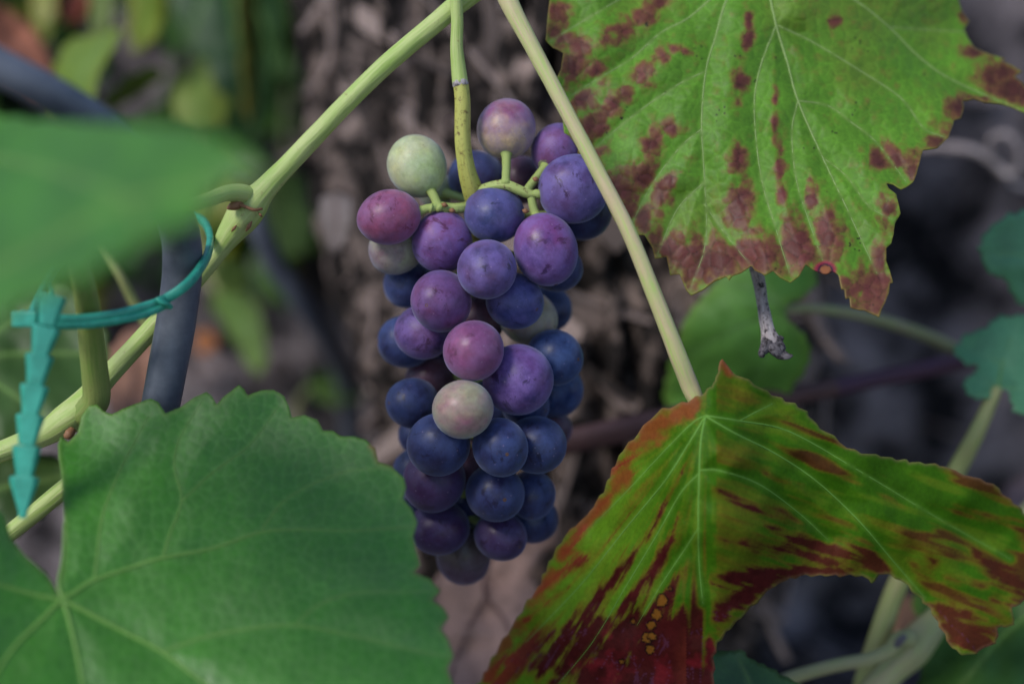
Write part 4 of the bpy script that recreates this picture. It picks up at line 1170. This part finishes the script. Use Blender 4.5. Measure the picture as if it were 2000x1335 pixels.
for k, (lab, ol, ct, vn, cb) in enumerate(DRY):
    build_leaf('dry_leaf', lab, 'dry leaf', ol, ct, vn, simple_col(cb, tuple(0.8 * c for c in cb), 130 + k, tuple(0.55 * c for c in cb), tuple(0.6 * c for c in cb), 0.6), M_DRYLEAF, M_CANE, step=9, cell=0, bulge=-0.001,
               seed=140 + k, amp=6, wave=46, smooth_outline=True, junction=(vn[0][0][0], vn[0][0][1]), wav=0.025)

# ------------------------------------------------------------------ shoots and stems
def shoot():
    c0 = P(-60, 905, .398)
    root = thing('vine_shoot', 'long green vine shoot with swollen nodes slanting up behind the tie', 'vine shoot', c0)
    org = np.array(root.location)
    px_tube('cane', [(-160, 940, .396, 21), (-60, 905, .396, 21), (0, 882, .397, 21), (80, 850, .398, 24), (125, 822, .398, 30), (160, 795, .399, 31), (205, 740, .401, 21), (300, 638, .405, 19), (380, 548, .408, 18.5), (425, 492, .408, 19), (452, 453, .408, 26), (474, 424, .408, 33), (493, 397, .408, 32), (513, 374, .408, 25),
                    (545, 340, .408, 20.5), (600, 282, .408, 19), (680, 198, .408, 18.5), (750, 130, .408, 18.5), (830, 62, .409, 19), (900, 4, .410, 20), (960, -42, .411, 23), (1060, -110, .412, 24), (1200, -200, .414, 24)], M_SHOOT, root, org, n=10, seg=24, ridge=0.05, seed=3)
    px_tube('side_branch', [(160, 812, .398, 26), (188, 780, .395, 27), (186, 730, .391, 26), (180, 670, .386, 25), (172, 600, .378, 24), (160, 540, .365, 22), (140, 470, .345, 20)], M_BRANCH, root, org, n=8, seg=18, ridge=0.04, seed=4)
    px_tube('bud', [(472, 396, .4045, 6), (462, 399, .403, 10), (452, 403, .402, 8), (444, 407, .4015, 3)], M_NODE, root, org, n=5, seg=10, ridge=0.2)
    px_tube('bud', [(142, 838, .394, 7), (134, 848, .393, 10), (126, 852, .3925, 5)], M_NODE, root, org, n=5, seg=10, ridge=0.2)
    # girdle of scar tissue at the node
    px_tube('node_scar', [(458, 396, .4025, 3), (474, 402, .4022, 3.5), (496, 410, .4024, 3.2), (512, 408, .4045, 2.4)], M_NODE, root, org, n=6, seg=8, ridge=0.3)
    for a, b, r in (((462, 440), (452, 452), 3.0), ((492, 432), (480, 452), 4.0), ((505, 415), (512, 424), 2.6)):
        px_tube('scar', [(a[0], a[1], .4038, 1), ((a[0] + b[0]) / 2, (a[1] + b[1]) / 2, .4034, r), (b[0], b[1], .4040, 1)], M_NODE, root, org, n=4, seg=8, ridge=0.3)


shoot()


def lone_tube(name, label, cat, ctrl, mat, n=10, seg=18, ridge=0.05, seed=0):
    c = catmull(ctrl, n)
    pts = P(c[:, 0], c[:, 1], c[:, 2])
    v, f, uv = tube_mesh(pts, c[:, 3] * KPX * c[:, 2], seg, ridge, seed)
    o = mesh_obj(name, v, f, mat, None, pts[0], uv=uv)
    o.location = Vector(pts[0])
    return tag(o, label, cat)


lone_tube('green_shoot', 'short green stem crossing behind the glossy leaf at the left edge', 'stem', [(-120, 1130, .405, 17), (-20, 1070, .404, 17), (20, 1040, .404, 17), (70, 1000, .405, 17), (125, 955, .406, 18), (190, 905, .41, 18), (280, 830, .42, 18)], M_SHOOT, seed=5)
lone_tube('dead_cane', 'long reddish brown dead cane crossing behind grapes and curled leaf', 'cane', [(620, 1050, .500, 15), (760, 960, .497, 18), (900, 915, .494, 21), (1090, 868, .492, 24), (1250, 832, .492, 24), (1400, 800, .494, 22), (1560, 770, .497, 18), (1630, 756, .50, 19)], M_CANE, ridge=0.1, seed=6)
lone_tube('dead_cane', 'purple stretch of cane running to the blue green leaf at right', 'cane', [(1625, 758, .500, 17), (1700, 742, .502, 16), (1800, 722, .504, 17), (1900, 700, .507, 16), (2020, 670, .51, 16), (2150, 640, .515, 16)], M_CANE_P, ridge=0.08, seed=7)
lone_tube('withered_shoot', 'blurred grey stem curving down beside the trunk, left of the grapes', 'stem', [(490, 380, .62, 20), (505, 440, .62, 22), (540, 520, .63, 22), (590, 590, .64, 22), (640, 660, .66, 22), (680, 760, .70, 22), (690, 900, .74, 22)], M_HOSE, seed=8)
lone_tube('withered_shoot', 'thin dull stem crossing just below the blurred near leaf', 'stem', [(190, 470, .46, 9), (230, 530, .46, 9), (262, 590, .465, 10), (300, 660, .47, 10), (340, 760, .48, 10)], M_STEM_BG, seed=9)


def stem_fork():
    root = thing('forked_stem', 'thick pale green forked stem with a swollen node, bottom right', 'stem', P(1640, 1430, .44))
    org = np.array(root.location)
    px_tube('main_stem', [(1560, 1500, .455, 25), (1640, 1420, .456, 25), (1700, 1352, .458, 26), (1745, 1305, .46, 29), (1780, 1268, .46, 36), (1805, 1238, .461, 33), (1838, 1200, .463, 25), (1890, 1140, .467, 24), (1960, 1060, .475, 23), (2060, 950, .49, 23)], M_STEM_PALE, root, org, seg=22, ridge=0.06, seed=11)
    px_tube('side_stem', [(1778, 1246, .456, 19), (1755, 1248, .454, 16), (1738, 1268, .453, 14), (1700, 1285, .452, 13), (1640, 1297, .451, 13), (1580, 1312, .451, 13), (1530, 1330, .45, 14), (1460, 1370, .448, 14)], M_STEM_PALE, root, org, seg=18, ridge=0.05, seed=12)
    px_tube('bud', [(1768, 1240, .4495, 5), (1756, 1252, .449, 8), (1748, 1262, .449, 4)], M_TWIG_END, root, org, n=5, seg=10, ridge=0.2)


stem_fork()


def dead_twig():
    root = thing('dead_twig', 'grey dead twig with a splayed broken end poking below the blotched leaf', 'twig', P(1505, 650, .412))
    org = np.array(root.location)
    px_tube('stem', [(1440, 380, .424, 13), (1462, 470, .420, 13), (1480, 540, .416, 12.5), (1490, 595, .413, 12), (1498, 640, .4115, 13), (1503, 662, .411, 18), (1506, 676, .411, 20)], M_TWIG, root, org, seg=16, ridge=0.16, seed=13)
    px_tube('stub', [(1502, 668, .410, 14), (1494, 680, .4095, 11), (1488, 690, .409, 8), (1490, 697, .409, 5)], M_TWIG_END, root, org, n=6, seg=12, ridge=0.35, seed=14)
    px_tube('stub', [(1506, 670, .410, 14), (1518, 682, .409, 13), (1526, 692, .409, 9), (1538, 696, .408, 6), (1548, 694, .4075, 2)], M_TWIG_END, root, org, n=6, seg=12, ridge=0.35, seed=15)
    px_tube('stub', [(1512, 666, .4115, 9), (1522, 660, .411, 7), (1530, 661, .411, 4)], M_TWIG_END, root, org, n=6, seg=10, ridge=0.35, seed=16)


dead_twig()

lone_tube('dry_tendril', 'pale grey dry tendril curling against the bank at right', 'tendril', [(1790, 290, .62, 7), (1840, 288, .615, 9), (1890, 292, .61, 9), (1930, 310, .61, 7), (1965, 340, .61, 7), (1985, 335, .605, 6), (1990, 290, .60, 6), (1965, 262, .60, 6), (1935, 275, .605, 5), (1940, 320, .61, 5), (1980, 360, .615, 5), (2060, 380, .62, 5)], M_TWIG, ridge=0.1, seed=17)

# ------------------------------------------------------------------ hose and tie
lone_tube('garden_hose', 'blue grey plastic hose arching down beside the green shoot, left', 'hose', [(-260, 0, .33, 36), (-80, 88, .322, 37), (0, 132, .320, 37), (110, 190, .325, 37), (220, 262, .338, 37), (305, 350, .362, 38), (348, 440, .384, 38.5), (356, 520, .3925, 38.5), (345, 620, .396, 38.5), (325, 730, .397, 38), (306, 840, .399, 37), (290, 1000, .405, 36), (270, 1250, .42, 34), (250, 1600, .44, 32)], M_HOSE, n=14, seg=28, ridge=0.006, seed=1)


def tie():
    root = thing('plant_tie', 'turquoise plastic plant tie with arrow shaped barbs looped round hose and shoot', 'plant tie', P(60, 620, .366))
    org = np.array(root.location)
    # loop strap: a flat band swept along a closed path
    def strap(name, ctrl, hw, th, n=10):
        c = catmull(ctrl, n)
        pts = P(c[:, 0], c[:, 1], c[:, 2])
        tn = np.gradient(pts, axis=0)
        tn /= np.linalg.norm(tn, axis=1)[:, None]
        vs, fs = [], []
        for i in range(len(pts)):
            up = np.array((0, 0.0, 1.0))
            up = up - tn[i] * up.dot(tn[i])
            up /= np.linalg.norm(up)
            sd = np.cross(tn[i], up)
            for a in np.linspace(0, 2 * np.pi, 12, endpoint=False):
                ca, sa = math.cos(a), math.sin(a)
                vs.append(pts[i] + up * (np.sign(ca) * abs(ca) ** 0.5 * hw) + sd * (np.sign(sa) * abs(sa) ** 0.5 * th))
        for i in range(len(pts) - 1):
            for k in range(12):
                fs.append((i * 12 + k, i * 12 + (k + 1) % 12, (i + 1) * 12 + (k + 1) % 12, (i + 1) * 12 + k))
        fs.append(tuple(range(11, -1, -1)))
        fs.append(tuple((len(pts) - 1) * 12 + k for k in range(12)))
        return mesh_obj(name, np.array(vs), fs, M_TIE, root, org)
    strap('loop', c7([(80, 462, .364), (180, 476, .365), (300, 478, .368), (430, 462, .3725), (540, 435, .3765), (630, 402, .380), (720, 340, .3815), (780, 262, .389), (803, 200, .399), (800, 140, .412), (760, 90, .426), (640, 60, .432), (480, 80, .430), (330, 150, .42), (220, 270, .40), (150, 400, .378), (120, 470, .367)]), 0.00118, 0.0009)
    strap('lower_strand', c7([(95, 492, .3645), (200, 500, .3655), (350, 497, .3695), (480, 476, .374), (570, 452, .3775), (630, 425, .380)]), 0.0009, 0.0008)
    strap('ridge', c7([(612, 392, .3785), (628, 412, .3785), (640, 432, .380)]), 0.0006, 0.0016, 4)
    # head with its slot
    hp = P(*c7([(100, 478)])[0], .3645)
    def block(name, centre, sx, sy, sz, par=root):
        vs = [centre + np.array((1, 0, 0)) * x * sx + UP * y * sy + FWD * z * sz for x in (-.5, .5) for y in (-.5, .5) for z in (-.5, .5)]
        fs = [(0, 1, 3, 2), (4, 6, 7, 5), (0, 4, 5, 1), (2, 3, 7, 6), (0, 2, 6, 4), (1, 5, 7, 3)]
        o = mesh_obj(name, np.array(vs), fs, M_TIE, par, org, smooth=False)
        bv = o.modifiers.new('round', 'BEVEL')
        bv.width, bv.segments = 0.0004, 2
        return o
    block('head', hp, 0.0058, 0.0036, 0.0034)
    # toothed tail: a thin core with arrow barbs
    tail = c7([(165, 300, .358), (195, 350, .3588), (202, 400, .3592), (176, 520, .3594), (152, 630, .3594), (134, 740, .3594), (118, 850, .3594), (104, 970, .3594), (94, 1080, .3594), (90, 1140, .3594)])
    px_tube('tail_core', [(x, y, d, 6 if i > 1 else 3) for i, (x, y, d) in enumerate(tail)], M_TIE, root, org, n=6, seg=10, ridge=0.0)
    tops = c7([(203, 385), (179, 505), (154, 612), (134, 728), (117, 843), (103, 962), (94, 1078)])
    for i, (tx, ty) in enumerate(tops):
        nx, ny = tops[i + 1] if i < 6 else (tx - 4, ty + 80)
        dep = .3585
        s = KPX * dep
        ln = 60 if i < 6 else 82
        wt, wb = (29, 18) if i < 6 else (30, 9)
        d2 = np.array((nx - tx, ny - ty), float)
        d2 /= np.linalg.norm(d2)
        sd = np.array((-d2[1], d2[0]))
        prof = [(0, 0.8), (0.04, 1.0), (0.16, 0.98), (0.55, 0.55 + 0.2), (0.9, 0), (1.0, 0)]
        vs = []
        rows = [(0.0, wt * 0.86), (0.05, wt), (0.15, wt * 0.97), (0.85, wb * 1.06), (1.0, wb)]
        for (t, hw) in rows:
            for sx, dz, k in ((-1, -13, .66), (1, -13, .66), (1, 0, 1), (1, 13, .66), (-1, 13, .66), (-1, 0, 1)):
                q = np.array((tx, ty)) + d2 * t * ln + sd * sx * hw * k
                vs.append(P(q[0], q[1], dep + dz * s * (1 - 0.25 * t)))
        fs = [tuple(range(5, -1, -1)), tuple((len(rows) - 1) * 6 + k for k in range(6))]
        for j in range(len(rows) - 1):
            for k in range(6):
                fs.append((j * 6 + k, j * 6 + (k + 1) % 6, (j + 1) * 6 + (k + 1) % 6, (j + 1) * 6 + k))
        o = mesh_obj('barb', np.array(vs), fs, M_TIE, root, org, smooth=False)
        bv = o.modifiers.new('round', 'BEVEL')
        bv.width, bv.segments = 0.00025, 2


tie()

# ------------------------------------------------------------------ the bunch of grapes
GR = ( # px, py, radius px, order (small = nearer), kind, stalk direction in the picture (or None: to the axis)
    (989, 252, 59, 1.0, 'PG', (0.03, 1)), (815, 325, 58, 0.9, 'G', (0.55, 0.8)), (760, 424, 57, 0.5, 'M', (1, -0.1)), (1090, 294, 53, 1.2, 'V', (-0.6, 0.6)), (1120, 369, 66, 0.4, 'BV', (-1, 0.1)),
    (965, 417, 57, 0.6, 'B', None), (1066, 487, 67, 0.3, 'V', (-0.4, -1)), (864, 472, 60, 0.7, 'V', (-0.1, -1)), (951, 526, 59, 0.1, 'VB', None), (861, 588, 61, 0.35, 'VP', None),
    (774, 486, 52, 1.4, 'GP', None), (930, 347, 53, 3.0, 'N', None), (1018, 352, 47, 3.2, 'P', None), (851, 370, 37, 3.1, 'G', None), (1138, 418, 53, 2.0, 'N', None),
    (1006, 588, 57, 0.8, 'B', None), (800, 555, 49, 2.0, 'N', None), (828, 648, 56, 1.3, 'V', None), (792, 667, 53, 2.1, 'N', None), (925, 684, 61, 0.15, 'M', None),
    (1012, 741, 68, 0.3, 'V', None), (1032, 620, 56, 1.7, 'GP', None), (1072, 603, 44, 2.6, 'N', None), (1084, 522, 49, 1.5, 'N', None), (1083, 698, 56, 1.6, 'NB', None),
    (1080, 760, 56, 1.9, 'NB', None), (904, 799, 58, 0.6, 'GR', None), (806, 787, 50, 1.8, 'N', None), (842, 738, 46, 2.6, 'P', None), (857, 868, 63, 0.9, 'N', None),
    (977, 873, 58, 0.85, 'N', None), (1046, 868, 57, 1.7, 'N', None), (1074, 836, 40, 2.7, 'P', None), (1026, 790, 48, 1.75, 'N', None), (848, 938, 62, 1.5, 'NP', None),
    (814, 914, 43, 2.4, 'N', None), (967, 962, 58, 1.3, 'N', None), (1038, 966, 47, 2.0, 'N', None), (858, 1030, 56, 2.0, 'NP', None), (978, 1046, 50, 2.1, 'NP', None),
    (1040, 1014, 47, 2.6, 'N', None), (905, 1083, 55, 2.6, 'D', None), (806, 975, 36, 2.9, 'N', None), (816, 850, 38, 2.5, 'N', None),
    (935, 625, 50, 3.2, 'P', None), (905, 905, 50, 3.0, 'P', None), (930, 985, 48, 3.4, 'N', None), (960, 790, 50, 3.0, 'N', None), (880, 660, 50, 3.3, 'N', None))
KIND = {  # skin a, skin b (towards the stalk), grad, bloom, bloom colour, scuff
    'G': ((0.44, 0.42, 0.24), (0.38, 0.47, 0.22), 0.9, 0.45, (0.49, 0.53, 0.39), 0.0),
    'PG': ((0.22, 0.07, 0.15), (0.46, 0.42, 0.20), 0.9, 0.55, (0.27, 0.19, 0.33), 0.35),
    'GP': ((0.22, 0.12, 0.14), (0.38, 0.40, 0.21), 1.2, 0.5, (0.32, 0.30, 0.32), 0.3),
    'GR': ((0.34, 0.13, 0.17), (0.36, 0.40, 0.17), 1.1, 0.35, (0.35, 0.37, 0.29), 0.15),
    'M': ((0.17, 0.045, 0.13), (0.30, 0.06, 0.13), 1.0, 0.5, (0.27, 0.13, 0.30), 0.8),
    'V': ((0.055, 0.034, 0.14), (0.17, 0.048, 0.15), 1.0, 0.6, (0.215, 0.130, 0.40), 0.9),
    'VP': ((0.07, 0.030, 0.13), (0.18, 0.046, 0.13), 1.0, 0.55, (0.22, 0.120, 0.36), 1.0),
    'VB': ((0.048, 0.038, 0.14), (0.13, 0.048, 0.15), 1.0, 0.62, (0.195, 0.140, 0.42), 1.0),
    'BV': ((0.042, 0.036, 0.13), (0.10, 0.044, 0.14), 1.0, 0.6, (0.180, 0.140, 0.40), 1.0),
    'B': ((0.028, 0.036, 0.13), (0.07, 0.042, 0.13), 1.0, 0.58, (0.130, 0.120, 0.35), 0.8),
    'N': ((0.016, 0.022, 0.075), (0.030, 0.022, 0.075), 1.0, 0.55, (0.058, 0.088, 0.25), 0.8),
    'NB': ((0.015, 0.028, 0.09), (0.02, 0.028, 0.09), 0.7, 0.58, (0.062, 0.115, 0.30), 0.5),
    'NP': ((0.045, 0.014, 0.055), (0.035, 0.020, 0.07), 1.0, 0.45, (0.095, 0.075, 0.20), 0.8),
    'P': ((0.07, 0.022, 0.050), (0.11, 0.04, 0.06), 0.7, 0.45, (0.14, 0.10, 0.17), 0.5),
    'D': ((0.075, 0.035, 0.060), (0.08, 0.07, 0.045), 0.8, 0.45, (0.15, 0.12, 0.17), 0.3)}


def bunch():
    n = len(GR)
    px = np.array([g[0] for g in GR], float)
    py = np.array([g[1] for g in GR], float)
    rp = np.array([g[2] for g in GR], float)
    od = np.array([g[3] for g in GR], float)
    dep = 0.396 + 0.0085 * od
    for it in range(400):
        ctr = P(px, py, dep)
        rw = rp * KPX * dep
        moved = 0
        for i in range(n):
            for j in range(i + 1, n):
                v = ctr[j] - ctr[i]
                need = 0.955 * (rw[i] + rw[j])
                dd = np.linalg.norm(v)
                if dd < need:
                    lat2 = max(0.0, dd * dd - (dep[j] - dep[i]) ** 2)
                    want = math.sqrt(max(need * need - lat2, 0))
                    s = 1 if (od[j], j) > (od[i], i) else -1
                    push = (want - s * (dep[j] - dep[i])) * 0.25
                    dep[i] -= s * push * 0.5
                    dep[j] += s * push * 0.5
                    moved = max(moved, push)
        dep += (0.405 - np.median(dep)) * 0.02
        if moved < 2e-5:
            break
    front = np.sort(dep)[:12].mean()
    dep += 0.4045 - front
    ctr = P(px, py, dep)
    rw = rp * KPX * dep
    root = thing('grape_bunch', 'hanging bunch of ripening purple, blue and pale green grapes', 'grapes', P(935, 375, .412))
    org = np.array(root.location)
    # berry meshes: slightly uneven balls with a dimple at the stalk
    meshes = []
    for q in range(6):
        vs, fs = [], []
        nu, nv = 40, 26
        for j in range(nv + 1):
            th = math.pi * j / nv
            for i in range(nu):
                ph = 2 * math.pi * i / nu
                r = 1 + 0.018 * math.sin(2 * ph + q) * math.sin(th) + 0.012 * math.sin(3 * th + q * 1.7)
                if j == 0 or j == 1:
                    r *= 0.965 if j == 0 else 0.985
                if j == nv:
                    r *= 0.985
                vs.append((r * math.sin(th) * math.cos(ph), r * math.sin(th) * math.sin(ph), (1.0 + 0.03 * (q % 3)) * r * math.cos(th)))
        for j in range(nv):
            for i in range(nu):
                fs.append((j * nu + i, (j + 1) * nu + i, (j + 1) * nu + (i + 1) % nu, j * nu + (i + 1) % nu))
        me = bpy.data.meshes.new('grape')
        me.from_pydata(vs, [], fs)
        me.polygons.foreach_set('use_smooth', [True] * len(me.polygons))
        me.materials.append(M_GRAPE)
        meshes.append(me)
    # blossom end scar
    sv = [(0.05 * math.cos(a) * k, 0.05 * math.sin(a) * k, z) for k, z in ((1.5, -0.955), (1.2, -1.0), (0.8, -1.005), (0.3, -0.985)) for a in np.linspace(0, 2 * math.pi, 10, endpoint=False)]
    sf = [(j * 10 + i, j * 10 + (i + 1) % 10, (j + 1) * 10 + (i + 1) % 10, (j + 1) * 10 + i) for j in range(3) for i in range(10)] + [tuple(30 + i for i in range(10))]
    sme = bpy.data.meshes.new('blossom_scar')
    sme.from_pydata(sv, [], sf)
    sme.materials.append(M_SCAR)
    axis = catmull(np.array([(930, 375, .418), (932, 470, .425), (935, 600, .43), (930, 750, .432), (920, 900, .432), (915, 1000, .432), (908, 1060, .432)], float), 12)
    axp = P(axis[:, 0], axis[:, 1], axis[:, 2])
    joints = {0: (988, 360, .4065), 1: (858, 402, .4075), 2: (838, 408, .4065), 3: (1030, 372, .4075), 4: (1048, 380, .407), 6: (1036, 384, .4075), 7: (872, 405, .4085)}
    for i, g in enumerate(GR):
        k = KIND[g[4]]
        ob = bpy.data.objects.new('grape', meshes[i % 6])
        COL.objects.link(ob)
        ob.parent = root
        if i in joints:
            jt = P(*joints[i])
        else:
            m = np.argmin(np.linalg.norm(axp - (ctr[i] + np.array((0, 0, 0.002))), axis=1))
            jt = axp[m]
        dirv = jt - ctr[i]
        dist = np.linalg.norm(dirv)
        dirv /= dist
        if i not in joints:
            dirv = dirv + RNG.normal(0, 0.12, 3)
            dirv /= np.linalg.norm(dirv)
        q = Vector(dirv).to_track_quat('Z', 'X' if i % 2 else 'Y')
        ob.matrix_local = Matrix.LocRotScale(Vector(ctr[i] - org), q, Vector((rw[i] * RNG.uniform(.95, 1.03), rw[i] * RNG.uniform(.95, 1.03), rw[i] * RNG.uniform(.98, 1.09))))
        jit = RNG.uniform(0.88, 1.14, 3)
        jit2 = RNG.uniform(0.85, 1.18)
        ob['skin_a'] = [float(c * a * jit2) for c, a in zip(k[0], jit)]
        ob['skin_b'] = [float(c * a) for c, a in zip(k[1], jit)]
        ob['grad'] = float(k[2])
        ob['bloom'] = float(k[3] * RNG.uniform(0.85, 1.1))
        ob['bloom_col'] = [float(c) for c in k[4]]
        ob['scuff'] = float(k[5])
        sc = bpy.data.objects.new('blossom_scar', sme)
        COL.objects.link(sc)
        sc.parent = ob
        # stalklet from berry to the rachis, in the berry's own frame
        end = max(dist / rw[i], 1.15)
        tv = np.array([(0, 0, 0.94), (0, 0, 1.0), (0.01, 0.01, 1.0 + 0.35 * (end - 1)), (0.0, 0.03, 1.0 + 0.75 * (end - 1)), (0, 0, end)])
        tv = catmull(tv, 3)
        rr0 = 0.0012 / rw[i]
        rads = rr0 * np.interp(np.linspace(0, 1, len(tv)), [0, 0.12, 0.3, 0.8, 1], [1.9, 1.75, 1.05, 0.95, 1.2])
        v, f, uv = tube_mesh(tv, rads, 10, 0.08, i)
        pdl = mesh_obj('pedicel', v, f, M_RACHIS, ob, None, uv=uv)
    # main stalk
    px_tube('peduncle_upper', [(884, -80, .404, 12), (890, -10, .4045, 12.5), (893, 40, .405, 12), (892, 90, .4055, 12.5), (895, 130, .406, 14.5), (899, 163, .406, 15.5)], M_SHOOT, root, org, n=8, seg=20, ridge=0.05, seed=21)
    px_tube('peduncle_joint', [(897, 158, .4062, 15.2), (899, 163, .406, 16.2), (900, 168, .406, 15.4)], M_TWIG, root, org, n=4, seg=20, ridge=0.05, seed=23)
    px_tube('peduncle', [(900, 166, .406, 15), (903, 200, .406, 15), (903, 250, .4065, 15), (905, 295, .407, 15.5), (912, 335, .4085, 17), (922, 370, .411, 20), (930, 400, .415, 19), (933, 460, .424, 14)], M_PEDUNCLE, root, org, n=10, seg=22, ridge=0.06, seed=22)
    v, f, uv = tube_mesh(axp, np.linspace(0.0022, 0.0010, len(axp)), 12, 0.1, 5)
    mesh_obj('rachis', v, f, M_RACHIS, root, org, uv=uv)
    px_tube('rachis_arm', [(928, 378, .411, 12), (960, 364, .4085, 10), (988, 361, .407, 10), (1012, 370, .4068, 10), (1034, 379, .407, 9), (1052, 381, .4075, 6)], M_RACHIS, root, org, n=8, seg=14, ridge=0.14, seed=24)
    px_tube('rachis_arm', [(925, 402, .413, 11), (900, 406, .4095, 10), (878, 406, .4085, 9), (856, 403, .4075, 9), (838, 407, .4068, 8), (822, 412, .4065, 6)], M_RACHIS, root, org, n=8, seg=14, ridge=0.14, seed=25)
    for (x, y, d) in ((883, 411, .4065), (868, 400, .4065), (1046, 350, .405), (1026, 412, .4055)):
        px_tube('lenticel', [(x - 6, y - 2, d, 1), (x, y, d - .0004, 5), (x + 7, y + 2, d, 1)], M_NODE, root, org, n=4, seg=8, ridge=0.3)


bunch()
